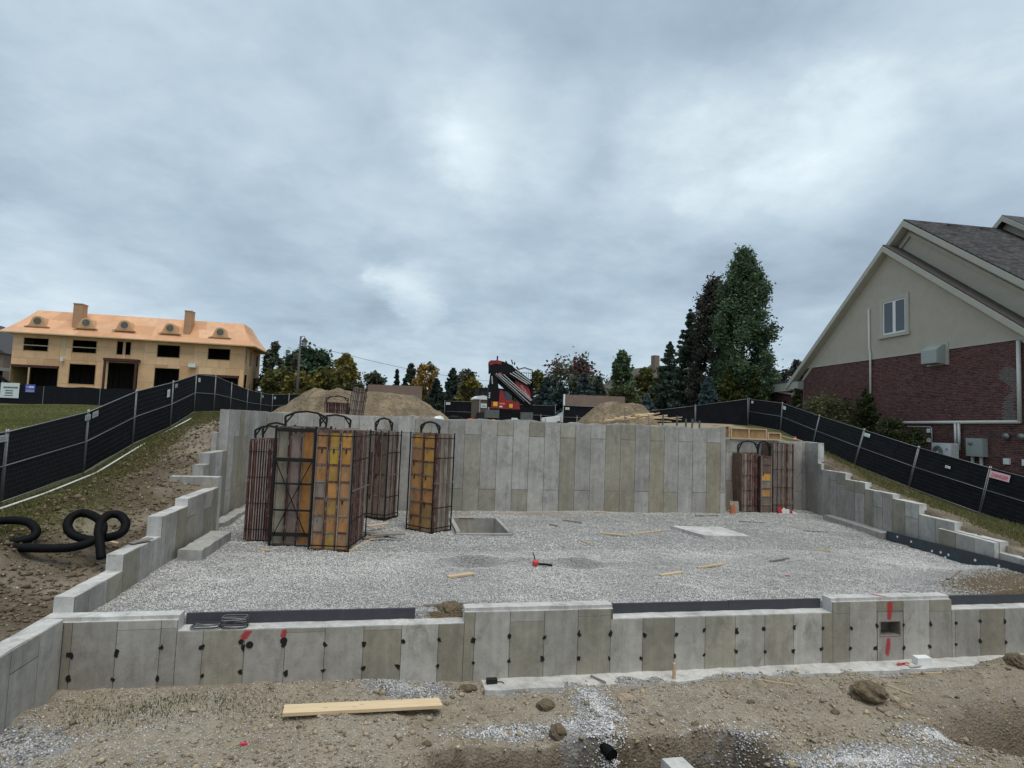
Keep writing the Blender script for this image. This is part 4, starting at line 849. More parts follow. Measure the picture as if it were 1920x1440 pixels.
rack('low dark red form panels under a bent black frame in the right recess', (15.50,11.62,.10), .02, .72, .7, 2.42, None, 6, RED+GRB, edge_on=True, frame=False, band=True, arches=((-.12,.80,.1,.50),))
rack('dark red form panels under a black arch on the ground behind the rear wall', (-1.80,18.1,3.1), -.05, .95, .8, .95, None, 12, RED, edge_on=True, frame=True, arches=((.0,.98,.1,.30),))
rack('tilted tall rack of grey weathered form boards on the dirt mound', (-.75,17.9,3.1), -.05, .55, .5, 1.72, None, 7, GRB, edge_on=True, frame=True, arches=(), tilt=.10)
# bits of tin sticking out of the tilted rack
# ------------------------------------------------------------------ drain pipe on the bank
def smooth_path(P, n=14, closed=False):
    P = [Vector(p) for p in P]; out = []
    k = len(P)
    for i in range(k-1):
        p0, p1, p2, p3 = P[max(i-1,0)], P[i], P[i+1], P[min(i+2,k-1)]
        for j in range(n):
            t = j/n; out.append(0.5*((2*p1)+(-p0+p2)*t+(2*p0-5*p1+4*p2-p3)*t*t+(-p0+3*p1-3*p2+p3)*t**3))
    out.append(P[-1]); return out
def corrugated(name, label, path, r):
    pts = smooth_path(path, 26); m = MB(); rs = [r*(1.0 if (i//1) % 2 else .88) for i in range(len(pts))]; m.tube(pts, rs, 12)
    return tag(m.build(name,'corrugated',smooth=True,origin=tuple(pts[len(pts)//2])), label, 'pipe')
corrugated('drain_pipe','black corrugated drain pipe curled into two loops on the dirt bank',[(-5.42,2.05,.86),(-4.91,2.0,.84),(-4.47,1.98,.83),(-4.15,2.0,.84),(-3.89,2.06,.90),(-3.76,2.2,1.02),(-3.82,2.42,1.16),(-4.04,2.62,1.28),(-4.31,2.71,1.35),(-4.46,2.63,1.28),(-4.43,2.45,1.14),(-4.25,2.32,1.0),(-3.97,2.30,.92),(-3.77,2.34,.94),(-3.60,2.34,.97),(-3.46,2.36,1.04),(-3.46,2.50,1.18),(-3.62,2.64,1.31),(-3.78,2.62,1.34),(-3.86,2.46,1.25),(-3.80,2.24,1.09),(-3.68,2.05,.90),(-3.58,1.92,.66)],.080)
corrugated('drain_pipe','black corrugated drain pipe end bent in a half loop at the left edge',[(-6.6,2.75,1.12),(-5.79,2.72,1.18),(-5.52,2.73,1.2),(-5.21,2.68,1.17),(-4.99,2.54,1.04),(-4.98,2.40,.94),(-5.17,2.31,.89),(-5.5,2.24,.86)],.078)

# ------------------------------------------------------------------ plywood house across the road
simple('dark_interior_grey', (.13,.12,.11), .9, .3, 2, 0)
def plywood_house():
    t = thing('plywood_house', 'big unfinished two storey house sheathed in bare plywood with round dormers', 'house', (-41.19,63.45,4.5), .013, world_coords=False); Zb = 4.5
    up = [(1.02,3.53,9.42,10.96),(5.85,8.38,9.48,11.02),(10.36,11.10,9.52,11.14),(11.25,11.91,9.52,11.14),(14.60,17.10,9.49,11.03),(20.06,22.59,9.54,10.96)]
    low = [(-.02,4.77,4.6,7.87),(5.73,8.49,5.9,8.29),(9.70,12.80,4.6,8.90),(14.49,17.22,5.9,8.32),(19.17,23.71,4.6,7.78)]
    def sheets(us, ws, holes, put, parent, pal):
        for u0, u1 in zip(us[:-1], us[1:]):
            for w0, w1 in zip(ws[:-1], ws[1:]):
                if u1-u0 < .02 or w1-w0 < .02: continue
                cu_, cw_ = (u0+u1)/2, (w0+w1)/2
                if any(a < cu_ < b and c < cw_ < d for a, b, c, d in holes): continue
                f = rng.uniform(.86,1.08); c = rng.choice(pal); put(u0+.008, u1-.008, w0+.008-Zb, w1-.008-Zb, tuple(v*f for v in c))
    PAL = [(.76,.49,.28),(.73,.465,.26),(.79,.525,.315),(.71,.445,.245)]; PALR = [(.68,.41,.22),(.65,.385,.205)]
    def merge(base, extra): 
        out = sorted(base+extra); r = [out[0]]
        for v in out[1:]:
            if v-r[-1] > .05: r.append(v)
        return r
    def front(a, b, c, d, col): m = MB(); m.box(a,0,c,b,.04,d); m.build('plywood_sheet','ply_pale',t,col)
    us_up = merge([0,1.22,2.44,3.66,4.88,6.1,7.32,8.54,9.76,10.98,12.2,13.42,14.64,15.86,17.08,18.3,19.52,20.74,21.96,23.18,24.2],[]); 
    def band(z0, z1, holes, seedcols):
        xs_ = sorted(set([0,24.2]+[h[0] for h in holes]+[h[1] for h in holes])); xs_ = [max(0,v) for v in xs_]
        full = []
        for a, b in zip(xs_[:-1], xs_[1:]):
            n_ = max(1, round((b-a)/1.5)); full += [a+(b-a)*i/n_ for i in range(n_)]
        full.append(24.2); zs = sorted(set([z0,z1]+[v for h in holes for v in (h[2],h[3]) if z0 < v < z1])); zz = [zs[0]]
        for v in zs[1:]:
            if v-zz[-1] > .12 or v == z1: zz.append(v)
        # keep exact hole edges per column
        for a, b in zip(full[:-1], full[1:]):
            hs = [h for h in holes if h[0] < (a+b)/2 < h[1]]; ws = [z0]+([hs[0][2],hs[0][3]] if hs else [z0+(z1-z0)*rng.choice((.35,.5,.62))])+[z1]; ws = sorted(set(ws)); sheets([a,b], ws, holes, front, t, seedcols)
    band(8.62, 11.42, up, PAL+PAL+PALR[:1]); band(4.5, 8.62, low, PAL+PALR)
    def side(a, b, c, d, col): m = MB(); m.box(24.16,a,c,24.2,b,d); m.build('plywood_sheet','ply_pale',t,col)
    sh_u = [(.5,.9,9.2,11.0),(2.4,2.8,9.2,11.0),(3.1,3.5,9.2,11.0),(6.0,6.8,9.5,10.9)]; sh_l = [(.4,1.6,5.2,8.0),(3.2,3.6,5.4,7.0),(5.0,6.6,4.9,7.9)]
    for holes, z0, z1 in ((sh_u,8.62,11.42),(sh_l,4.5,8.62)):
        e = sorted(set([0.05,8]+[v for h in holes for v in h[:2]]))
        for a, b in zip(e[:-1], e[1:]):
            hs = [h for h in holes if h[0] < (a+b)/2 < h[1]]; ws = sorted(set([z0]+([hs[0][2],hs[0][3]] if hs else [(z0+z1)/2])+[z1])); sheets([a,b], ws, holes, side, t, PAL)
    m = MB(); m.box(.02,8.0,0,24.16,8.04,6.9); m.box(0,.05,0,.04,8,6.9); m.build('rear_wall','ply_pale',t,(.42,.29,.14))
    m = MB(); m.box(.06,.3,4.05,24.1,7.9,4.2); m.box(.06,.3,-.1,24.1,7.9,.02); m.box(.06,.3,6.8,24.1,7.9,6.9)
    for i in range(40): x = .3+i*.6; m.box(x,3.6,.02,x+.05,3.7,4.05); m.box(x,3.6,4.2,x+.05,3.7,6.8)
    m.box(.06,3.7,.02,24.1,3.75,6.8); m.build('interior_framing','dark_interior',t)
    for (a, b, c, d) in up+low:
        if d-c > 3 and b-a < 4: continue
        w = MB(); fw = .07
        w.box(a-.0,-.012,d-fw-Zb,b,.035,d-Zb); w.box(a,-.012,c-Zb,b,.035,c+fw-Zb); w.box(a,-.012,c+fw-Zb,a+fw,.035,d-fw-Zb); w.box(b-fw,-.012,c+fw-Zb,b,.035,d-fw-Zb); fr = w.build('window_opening','ply_pale',t,(.50,.33,.17))
        if (a, b) in ((1.02,3.53),(5.85,8.38)): q = MB(); zc = c+.62-Zb; q.box(a,-.03,zc,b,.02,zc+.10); q.build('guard_rail','lumber',fr)
    # entry porch, garage headers
    e = MB(); e.box(9.5,-.9,8.75-Zb,13.0,.0,9.05-Zb); e.build('porch_beam','red_brown',t)
    for x in (9.55,12.75): p = MB(); p.box(x,-.85,0.0,x+.2,-.65,8.75-Zb); p.build('porch_post','red_brown',t)
    for (a, b, z) in ((0.02,4.77,7.87),(19.17,23.71,7.78)): g = MB(); g.box(a,-.03,z-.28-Zb,b,-.001,z-Zb); g.build('garage_header','red_brown',t)
    g = MB(); g.box(1.75,-.02,0,1.9,.06,7.6-Zb); g.build('garage_post','lumber',t)
    g = MB(); g.box(4.95,-.035,9.1-Zb,5.25,-.002,11.2-Zb); g.build('pale_strip','ply_pale',t,(.62,.50,.32))
    for (x, z, w) in ((5.0,8.45,.25),(18.2,8.5,.75)): g = MB(); g.box(x,-.4,z-Zb,x+w,-.002,z+.42-Zb); g.build('light_box','sign_white',t)
    # roof: flared mansard in sheets
    def ring(x0, x1, y0, y1, z): return [(x0,y0,z),(x1,y0,z),(x1,y1,z),(x0,y1,z)]
    rings = [ring(-1.0,25.4,-.85,9.2,11.42),ring(-.35,24.7,-.15,8.5,12.05),ring(.45,23.9,1.0,7.6,13.2),ring(1.0,23.3,2.2,6.6,14.4)]
    V = []; Fq = []; Cc = []
    ROOF = [(.63,.35,.20),(.66,.38,.225),(.59,.325,.18),(.68,.41,.255)]
    for r0, r1 in zip(rings[:-1], rings[1:]):
        for s_ in range(4):
            a, b, c, d = Vector(r0[s_]), Vector(r0[(s_+1)%4]), Vector(r1[(s_+1)%4]), Vector(r1[s_]); n_ = max(2, round((b-a).length/2.4)); sft = rng.uniform(-.3,.3)/n_
            us = [0]+[min(.98,max(.02,(i+.5*(rings.index(r0) % 2))/n_+sft)) for i in range(1,n_)]+[1]
            for u0, u1 in zip(us[:-1], us[1:]):
                k = len(V); e_ = .0; f = rng.uniform(.92,1.07); col = rng.choice(ROOF)
                for p in (a+(b-a)*u0, a+(b-a)*u1, d+(c-d)*u1, d+(c-d)*u0): V.append((p.x,p.y,p.z-Zb)); Cc.append([v*f for v in col])
                Fq.append((k,k+1,k+2,k+3))
    k = len(V)
    for p in rings[-1]: V.append((p[0],p[1],p[2]-Zb)); Cc.append(ROOF[0])
    Fq.append((k,k+1,k+2,k+3)); k = len(V)
    for p in rings[0]: V.append((p[0],p[1],p[2]-Zb-.02)); Cc.append(ROOF[0])
    Fq.append((k+3,k+2,k+1,k))
    me = np_mesh('roof', np.array(V), np.array(Fq), np.array(Cc)); roof = obj('roof', me, 'sheathing', t)
    fs = MB(); fs.box(-1.02,-.9,11.30-Zb,25.42,-.86,11.43-Zb); fs.box(25.38,-.86,11.30-Zb,25.42,9.2,11.43-Zb); fs.build('fascia','lumber',roof)
    for (s_, z_) in ((2.28,12.83),(7.11,12.97),(11.05,12.98),(15.85,12.97),(21.31,12.86)):
        d = MB(); zz = z_-Zb; out = [(s_-1.05,zz-.58),(s_+1.05,zz-.58),(s_+.82,zz-.40),(s_+.66,zz+.05),(s_+.50,zz+.40),(s_+.22,zz+.58),(s_-.22,zz+.58),(s_-.50,zz+.40),(s_-.66,zz+.05),(s_-.82,zz-.40)]
        d.prism(out,-.12,2.0,'y'); d.f = [f[::-1] for f in d.f]; dm = d.build('dormer','ply_pale',roof,(.60,.365,.20))
        for (r_, y_, mt, nm, cl) in ((.52,-.15,'ply_pale','dormer_ring',(.58,.40,.22)),(.40,-.17,'dark_interior_grey','dormer_opening',None)):
            m = MB(); m.prism([(s_+r_*math.cos(k*.3142), zz+.02+r_*math.sin(k*.3142)) for k in range(20)], -.12, y_, 'y'); m.build(nm,mt,roof,cl)
        m = MB(); m.box(s_-1.25,-.2,zz-.68,s_+1.25,-.05,zz-.6); m.build('dormer_ledge','ply_pale',roof,(.44,.24,.10))
    for (a, b, z) in ((5.55,6.45,15.2),(17.2,17.95,15.25)): m = MB(); m.box(a,.2,12.2-Zb,b,1.4,z-Zb); m.build('chimney','ply_pale',roof,(.45,.265,.15)); m = MB(); m.box(a-.05,.15,z-.08-Zb,b+.05,1.45,z+.02-Zb); m.build('chimney_cap','ply_pale',roof,(.50,.33,.19))
plywood_house()
# ------------------------------------------------------------------ brick house on the right
def brick_house():
    t = thing('brick_house', 'red brick house with beige stucco gable and grey shingle roof', 'house', (27.46,11.55,0), -.05, world_coords=False)
    m = MB(); m.box(.007,-7,0,.30,12.75,7.78); m.build('wall','mortar',t)
    V = []; Fq = []; Cc = []; row = 0; z = .35
    while z < 7.76:
        s_ = -2.9 + (.105 if row % 2 else 0)
        while s_ < 12.6:
            x0 = nrg.uniform(-.006,.004); k = len(V); a, b, c, d = s_+.006, s_+.199, z, z+.062
            V += [(x0,a,c),(x0,b,c),(x0,b,d),(x0,a,d),(.035,a,c),(.035,b,c),(.035,b,d),(.035,a,d)]
            Fq += [(0+k,3+k,2+k,1+k),(k,1+k,5+k,4+k),(3+k,7+k,6+k,2+k),(1+k,2+k,6+k,5+k),(k,4+k,7+k,3+k)]
            g = nrg.uniform(.75,1.25); col = np.array([.135,.055,.048])*g if nrg.random() < .85 else np.array([.075,.036,.034])*g
            e = math.exp(-(((s_+1.25)/.45)**2))*(1 if 4.2 < z < 7.2 else 0)*.85
            if vnoise(np.array([s_*2.3]),np.array([z*1.6]),77)[0]*e > .28: col = col*.35+np.array([.20,.19,.195])*.65
            Cc += [col]*8; s_ += .21
        z += .075; row += 1
    me = np_mesh('brick_courses', np.array(V), np.array(Fq), np.array(Cc)); o = obj('brick_courses', me, 'brick', t); o['kind'] = 'stuff'
    m = MB(); m.prism([(12.72,7.79),(5.3,13.75),(-2.45,7.79)],-.03,.3,'x'); m.build('stucco_gable','stucco',t)
    m = MB(); m.prism([(12.9,7.0),(13.0,7.6),(4.35,14.85),(-7,6.1),(-7,5.9)],.46,.8,'x'); m.build('stucco_gable','stucco',t)
    m = MB(); m.box(-.05,-2.45,7.75,-.0,12.72,7.84); m.build('trim_band','trim',t)
    def slope(name, mat, s0, z0, s1, z1, d0, d1, th=.16):
        q = MB(); q.prism([(s0,z0),(s1,z1),(s1,z1-th),(s0,z0-th)], d0, d1, 'x')
        return q.build(name, mat, t)
    slope('roof_slope','shingle',5.3,13.98,13.95,6.80,-.42,12); slope('roof_slope','shingle_edge',5.28,13.98,-3.6,7.14,-.42,.46)
    slope('roof_slope','shingle',4.35,15.12,14.3,6.85,.0,14); slope('roof_slope','shingle',4.33,15.12,-7,6.40,.0,14)
    for (s0,z0,s1,z1,d) in ((5.3,13.93,13.95,6.75,-.44),(5.3,13.93,-3.6,7.09,-.44),(4.35,15.07,6.9,12.95,-.03),(4.35,15.07,-7,6.35,-.03)):
        q = MB(); q.prism([(s0,z0-.02),(s1,z1-.02),(s1,z1-.34),(s0,z0-.34)], d-.03, d, 'x'); q.build('fascia_board','trim',t)
        q = MB(); q.prism([(s0,z0-.3),(s1,z1-.3),(s1,z1-.36),(s0,z0-.36)], d, d+.42, 'x'); q.build('soffit','trim',t)
        off = .62; q = MB(); q.prism([(s0,z0-off),(s1,z1-off),(s1,z1-off-.22),(s0,z0-off-.22)], d+.40, d+.445, 'x'); q.build('frieze_board','stucco',t)
    q = MB(); q.prism([(13.95,6.9),(12.75,6.9),(12.75,6.4),(13.95,6.4)],-.4,.3,'x'); q.build('eave_return','trim',t)
    for i, d in enumerate((2.2,4.2,6.2,8.4)): q = MB(); q.box(d,3.75,14.65,d+.5,4.2,14.86); q.build('roof_vent','shingle_edge',t)
    V = []; Fq = []; Cc = []; L_ = math.hypot(4.33+7, 15.12-6.40); nr = int(L_/.16); sl = ((-7-4.33)/L_, (6.40-15.12)/L_)
    for k in range(nr):
        a, b = k*.16, (k+1)*.16+.01; d = -.02+(.15 if k % 2 else 0)
        while d < 13.7:
            w = .32; i = len(V); pa = (4.33+sl[0]*a, 15.12+sl[1]*a); pb = (4.33+sl[0]*b, 15.12+sl[1]*b); h = nrg.uniform(.016,.026)
            V += [(d,pa[0],pa[1]+.004),(d+w-.012,pa[0],pa[1]+.004),(d+w-.012,pb[0],pb[1]+h),(d,pb[0],pb[1]+h),(d,pb[0],pb[1]),(d+w-.012,pb[0],pb[1])]; Fq += [(i,i+3,i+2,i+1),(i+3,i+4,i+5,i+2)]; Cc += [np.array([.066,.064,.066])*nrg.uniform(.6,1.45)]*6; d += w
    me = np_mesh('shingles', np.array(V), np.array(Fq), np.array(Cc)); o = obj('shingles', me, 'brick', t); o['kind'] = 'stuff'
    # cross gable further back
    q = MB(); q.prism([(6.5,13.1),(3.9,15.4),(.4,12.6)],6.0,6.2,'x'); q.build('rear_gable','stucco',t)
    for (s1,z1) in ((7.2,12.85),(-.4,12.25)):
        q = MB(); q.prism([(3.9,15.7),(s1,z1),(s1,z1-.18),(3.9,15.52)],5.6,11,'x'); q.build('roof_slope','shingle',t); q = MB(); q.prism([(3.9,15.65),(s1,z1-.05),(s1,z1-.32),(3.9,15.35)],5.56,5.6,'x'); q.build('fascia_board','trim',t)
    # window
    a, b, c, d = 4.20,5.74,9.02,10.84
    w = MB(); tr = .22
    w.box(-.10,a-tr,c-.02,-.0,a,d+tr); w.box(-.10,b,c-.02,0,b+tr,d+tr); w.box(-.10,a,d,0,b,d+tr); win = w.build('window','trim',t)
    w = MB(); w.box(-.17,a-tr-.07,c-.20,-.0,b+tr+.07,c-.02); w.build('sill','trim',win)
    w = MB(); mid = (a+b)/2; f = .075
    for (p, q_) in ((a,mid-.02),(mid+.02,b)):
        w.box(-.06,p,c,-.035,p+f,d); w.box(-.06,q_-f,c,-.035,q_,d); w.box(-.06,p+f,c,-.035,q_-f,c+f); w.box(-.06,p+f,d-f,-.035,q_-f,d)
        g = MB(); g.box(-.045,p+f,c+f,-.038,q_-f,d-f); g.build('pane','window_glass',win)
    w.box(-.055,mid-.02,c,-.035,mid+.02,d); w.build('frame','white',win)
    q = MB(); q.prism([(-.55,7.10),(-.55,7.75),(-.20,8.0),(0,8.0),(0,7.05)],1.86,2.75,'y')
    q.build('vent_hood','grey_metal',t); q = MB(); q.box(-.06,1.70,7.02,-.0,2.9,8.1); q.build('vent_backplate','trim',t)
    def pipe(pts, r=.055): q = MB(); q.tube(pts, r, 8); q.build('downspout','trim_white',t,smooth=True)
    pipe([(-.09,6.76,10.7),(-.09,6.74,8.45),(-.12,6.62,8.0),(-.12,6.62,4.18)]); pipe([(-.12,6.66,4.16),(-.12,-1.75,4.25)],.075); pipe([(-.12,-1.72,7.7),(-.12,-1.70,4.25)],.08)
    pipe([(-.13,1.30,4.2),(-.13,1.30,3.0)],.06); pipe([(-.13,1.12,4.2),(-.13,1.12,2.9)],.06); pipe([(-.06,5.4,4.0),(-.06,2.75,3.99),(-.06,2.68,3.9),(-.06,2.66,3.2)],.025)
    for (s_, z_, w_) in ((2.85,3.80,.20),(2.85,3.32,.20),(-1.05,2.55,.26),(-1.85,2.55,.26)): q = MB(); q.box(-.09,s_-w_/2,z_-w_/2,-.002,s_+w_/2,z_+w_/2); q.build('outlet_box','white',t)
    for s_ in (-1.1,-1.75): q = MB(); q.lathe([(.09,0),(.13,.05),(.14,.16)],0,0,12); q.xf(Matrix.Translation((-.002,s_,3.62)) @ Matrix.Rotation(-math.pi/2,4,'Y')); q.build('dryer_vent','galvanised',t,smooth=True)
    # lower wing at the back
    q = MB(); q.box(.4,13.0,0,9,18.0,6.35); q.build('wing_wall','brick_plain',t); q = MB(); q.box(-.05,12.8,6.35,9.2,18.3,6.95); q.build('wing_eave','trim',t); q = MB(); q.box(-.1,12.8,6.95,9.2,18.35,7.08); q.build('wing_roof','shingle',t)
    q = MB(); q.box(.36,15.2,3.5,.41,16.6,5.7); q.build('wing_door','dark_glass',t)
    pipe([(.2,17.2,6.9),(.2,16.8,6.5),(.2,13.9,6.1),(.2,13.6,5.9),(.2,13.6,4.4)],.07)
simple('trim_white', (.62,.61,.57), .5, .05, 4, 0)
simple('brick_plain', (.12,.052,.05), .9, .25, 9, .2)
brick_house()
def on_house(s_, d, z): c, q = math.cos(-.05), math.sin(-.05); return (27.46+d*c-s_*q, 11.55+d*q+s_*c, z)
def air_conditioner():
    t = thing('air_conditioner','white outdoor air conditioner with round fan grille below the brick wall','air conditioner',on_house(.72,-.95,1.2),-.05,world_coords=False)
    m = MB(); m.box(0,0,1.25,.36,1.06,2.02); m.build('casing','white',t); m = MB(); m.box(-.004,-.02,1.26,.364,.0,2.0); m.build('service_panel','tag_grey',t)
    m = MB(); m.prism([(.72+.29*math.cos(k*.3), 1.60+.29*math.sin(k*.3)) for k in range(21)], -.012, 0, 'x'); g = m.build('fan_grille','crate_grey',t)
    m = MB(); m.prism([(.72+.06*math.cos(k*.6), 1.60+.06*math.sin(k*.6)) for k in range(11)], -.02, -.012, 'x'); m.build('fan_hub','white',g)
    for r_ in (.12,.19,.26): m = MB(); m.tube([(-.016,.72+r_*math.cos(k*.314),1.60+r_*math.sin(k*.314)) for k in range(20)],.008,5,closed=True); m.build('grille_ring','tag_grey',g)
    m = MB(); m.box(-.006,.18,1.66,0,.30,1.80); m.build('badge','tag_grey',t)
    m = MB(); m.box(.0,.1,0,.36,.16,1.25); m.box(.0,.9,0,.36,.96,1.25); m.build('bracket','black_steel',t)
air_conditioner()
def meter_box():
    t = thing('meter_box','grey electrical meter box with conduits on the brick wall','meter box',on_house(-.18,-.30,2.0),-.05,world_coords=False)
    m = MB(); m.box(0,0,.68,.29,.80,1.47); m.build('cabinet','grey_metal',t); m = MB(); m.lathe([(.09,0),(.09,.07),(.06,.10)],0,0,12); m.xf(Matrix.Translation((0,.56,1.28)) @ Matrix.Rotation(-math.pi/2,4,'Y')); m.build('meter','galvanised',t)
    for s_ in (.62,.20): m = MB(); m.tube([(.15,s_,.68),(.15,s_,.0)],.07,10); m.build('conduit','tag_grey',t)
    m = MB(); m.box(0,0,1.47,.30,.83,1.50); m.build('cover','grey_metal',t)
meter_box()
def gable_house(label, c, w, d, hw, hr, mats, rot=0, chim=None):
    t = thing('house', label, 'house', c, rot, world_coords=False); m = MB(); m.box(-w/2,0,0,w/2,d,hw); m.build('wall',mats[0],t); m = MB(); m.prism([(-w/2-.4,hw-.1),(0,hr),(w/2+.4,hw-.1)],-.4,d+.4,'y'); r = m.build('roof',mats[1],t)
    if chim: m = MB(); m.box(chim[0]-.5,chim[1],hr-2.5,chim[0]+.5,chim[1]+1,hr+chim[2]); m.build('chimney','tan_board',r)
gable_house('distant brown roofed house with a chimney behind the spruces', (45.5,80,3.5), 14, 12, 5.0, 10.6, ('stucco','far_roof'), .3, (-1.5,1.0,1.6)); gable_house('distant grey roofed house beyond the plywood house at the left edge', (-60.5,84,4.5), 12, 12, 6.2, 11.3, ('tan_board','shingle'), .1)
gable_house('distant low brown house behind the dirt mound', (4.0,93,3.5), 11, 8, 3.0, 6.6, ('far_roof','far_roof'))
# ------------------------------------------------------------------ trees
def leaf_mesh(name, C_, S, cols, up=.35):
    n = len(C_); a = nrg.normal(size=(n,3)); a[:,2] *= .7; a /= np.linalg.norm(a,axis=1)[:,None]; b = nrg.normal(size=(n,3)); b -= (b*a).sum(1)[:,None]*a; b /= np.linalg.norm(b,axis=1)[:,None]
    a *= S[:,None]; b *= (S*nrg.uniform(.45,.8,n))[:,None]; V = np.stack([C_-a, C_+b, C_+a*1.1, C_-b],1).reshape(-1,3)
    return np_mesh(name, V, np.arange(n*4).reshape(-1,4), np.repeat(np.clip(cols*1.28,0,.6),4,0))
def palette(n, base, var, clump=None):
    c = np.array(base)[None]*(1+nrg.normal(0,var,(n,1))); c = c*(1+nrg.normal(0,.06,(n,3))); return np.clip(c,.006,.6)
def trunk(t, x, y, z, h, r, lean=0, limbs=4, spread=1.0):
    m = MB(); pts = [(x+lean*k*h*.3+rng.uniform(-.05,.05)*k, y+rng.uniform(-.05,.05)*k, z-.3+(h+.3)*k) for k in (0,.25,.5,.75,1)]; m.tube(pts,[r*1.25,r,r*.75,r*.5,r*.15],8)
    for i in range(limbs):
        k = rng.uniform(.3,.8); a = rng.uniform(0,6.28); p = Vector(pts[0])+(Vector(pts[-1])-Vector(pts[0]))*k; L_ = spread*rng.uniform(.5,.9); q = p+Vector((math.cos(a)*L_,math.sin(a)*L_,L_*1.1)); m.tube([p,(p+q)/2+Vector((0,0,-.1*L_)),q],[r*.4,r*.3,r*.08],5)
    return m.build('trunk','bark',t,smooth=True)
def broad(name, label, x, y, ztop, R, base, prof='round', n=5000, ls=.16, z0=None, zc=None, mix=None, gaps=.35, clumps=60, group='trees behind the lot', var=.22, cat='tree', Ry=None):
    zg = cz(x,y); t = thing(name, label, cat, (x,y,zg), group=group); H = ztop-zg; zb = zg+(H*.12 if z0 is None else z0)
    trunk(t, x, y, zg, H*.92, max(.05,H*.014), 0, 6, R*.9)
    K = []
    while len(K) < clumps:
        u = nrg.uniform(0,1); 
        if prof == 'round': rr = R*math.sqrt(max(0,1-(2*u-1)**2))**.8
        elif prof == 'column': rr = R*float(np.interp(u,[0,.08,.25,.5,.65,.78,.9,1],[.7,.95,1,.95,.80,.58,.36,.10]))
        elif prof == 'cone': rr = R*(1-u)**.85*min(1,(u+.05)/.12)
        elif prof == 'flame': rr = R*float(np.interp(u,[0,.15,.4,.65,.85,1],[.7,1,.95,.72,.42,.1]))
        a = nrg.uniform(0,6.283); q = math.sqrt(nrg.uniform(.2,1.1)); w = rr*q*(1+.22*math.sin(a*2+u*9+x))
        K.append((x+w*math.cos(a), y+w*math.sin(a), zb+(ztop-zb)*u, .5+.5*q))
    K = np.array(K); per = n//clumps; cs = R*.30 if prof == 'round' else R*.22; cs = max(cs,.20)
    ci = np.repeat(np.arange(clumps), per); off = nrg.normal(size=(len(ci),3))*np.array([cs,cs,cs*1.15])*.55; P = K[ci,:3]+off
    tint = nrg.normal(1,var,clumps)[ci][:,None]; cols = palette(len(ci), base, .14)*tint
    if mix is not None:
        mc, frac, ztr = mix; pick = (nrg.uniform(size=clumps) < frac)[ci] & (P[:,2] > zg+H*ztr); cols[pick] = palette(int(pick.sum()), mc, .18)
    me = leaf_mesh('crown', P-np.array([x,y,zg]), nrg.uniform(ls*.8,ls*1.6,len(ci)), np.clip(cols,.005,.6)); obj('crown', me, 'leaf', t); return t
def spruce(name, label, x, y, ztop, R, base, n=4500, droop=.25, group='trees behind the lot', ls=.13):
    zg = cz(x,y); t = thing(name, label, 'tree', (x,y,zg), group=group); H = ztop-zg; trunk(t, x, y, zg, H, max(.04,H*.013), 0, 0)
    lv = max(12, int(H*2.8)); nb = lv*7; P = []; per = max(12,int(n*1.5)//nb); cols = []
    for i in range(nb):
        u = (i//7+nrg.normal(0,.55))/lv; u = min(.995,max(0,u)); z = zg+H*(.05+.94*u); r = 1.3*R*(1-u)**.9*nrg.uniform(.62,1.15)+.07; a = i*6.283/7+(i//7)*.9+nrg.normal(0,.22); k = nrg.uniform(.05,1,per)**.65; w = nrg.normal(0,.11,per)*r*(1.15-k*.6)
        px = np.cos(a)*k*r-np.sin(a)*w; py = np.sin(a)*k*r+np.cos(a)*w; pz = z-droop*1.5*k*r+.32*k**3*r-np.abs(nrg.normal(0,.09,per))*min(1,r)-zg
        P.append(np.stack([px,py,pz],-1)); cols.append(palette(per, base, .16)*nrg.normal(1,.16))
    P = np.concatenate(P); cols = np.clip(np.concatenate(cols),.004,.5); me = leaf_mesh('crown', P, nrg.uniform(ls*.85,ls*1.7,len(P)), cols); obj('crown', me, 'leaf', t); return t
def treeline():
    n = 26000; a = nrg.uniform(-70,110,n); h = 2.6+2.2*vnoise(a*.16,a*0+3.3,7)+1.2*vnoise(a*.6,a*0+1.3,8); u = nrg.uniform(0,1,n)**.7; P = np.stack([a, 104+nrg.normal(0,2.5,n)+.12*np.abs(a), 3.6+h*u*1.05],-1)
    base = np.array([[.050,.058,.034]])+np.array([[.07,.045,.0]])*(vnoise(a*.3,a*0,9)[:,None]**2); me = leaf_mesh('far_woods', P, nrg.uniform(.3,.6,n), np.clip(base*nrg.normal(1,.2,(n,1)),.005,.5)); tag(obj('far_woods', me, 'leaf'),'low band of distant autumn woods along the horizon','woods',kind='stuff')
treeline()
G_DK = (.030,.048,.026); G_SP = (.046,.066,.054); G_BL = (.075,.115,.115); G_OL = (.085,.085,.026); G_YL = (.15,.125,.03); G_OR = (.20,.125,.035); G_RD = (.17,.035,.04); G_GR = (.075,.085,.055)
broad('oak_tree','dark green round tree beside the street lamp',-11.6,75.6,12.2,2.9,(.052,.082,.048),n=7000,ls=.26,clumps=46,z0=2.8)
broad('poplar_tree','loose grey green tree with bare twigs beside the plywood house',-14.9,69,12.3,1.5,G_GR,'flame',n=3600,ls=.2,clumps=50,z0=.5); broad('ash_tree','thin bare topped tree right of the plywood house corner',-12.2,70,11.2,.8,(.10,.09,.06),'flame',n=700,ls=.16,clumps=26,z0=1)
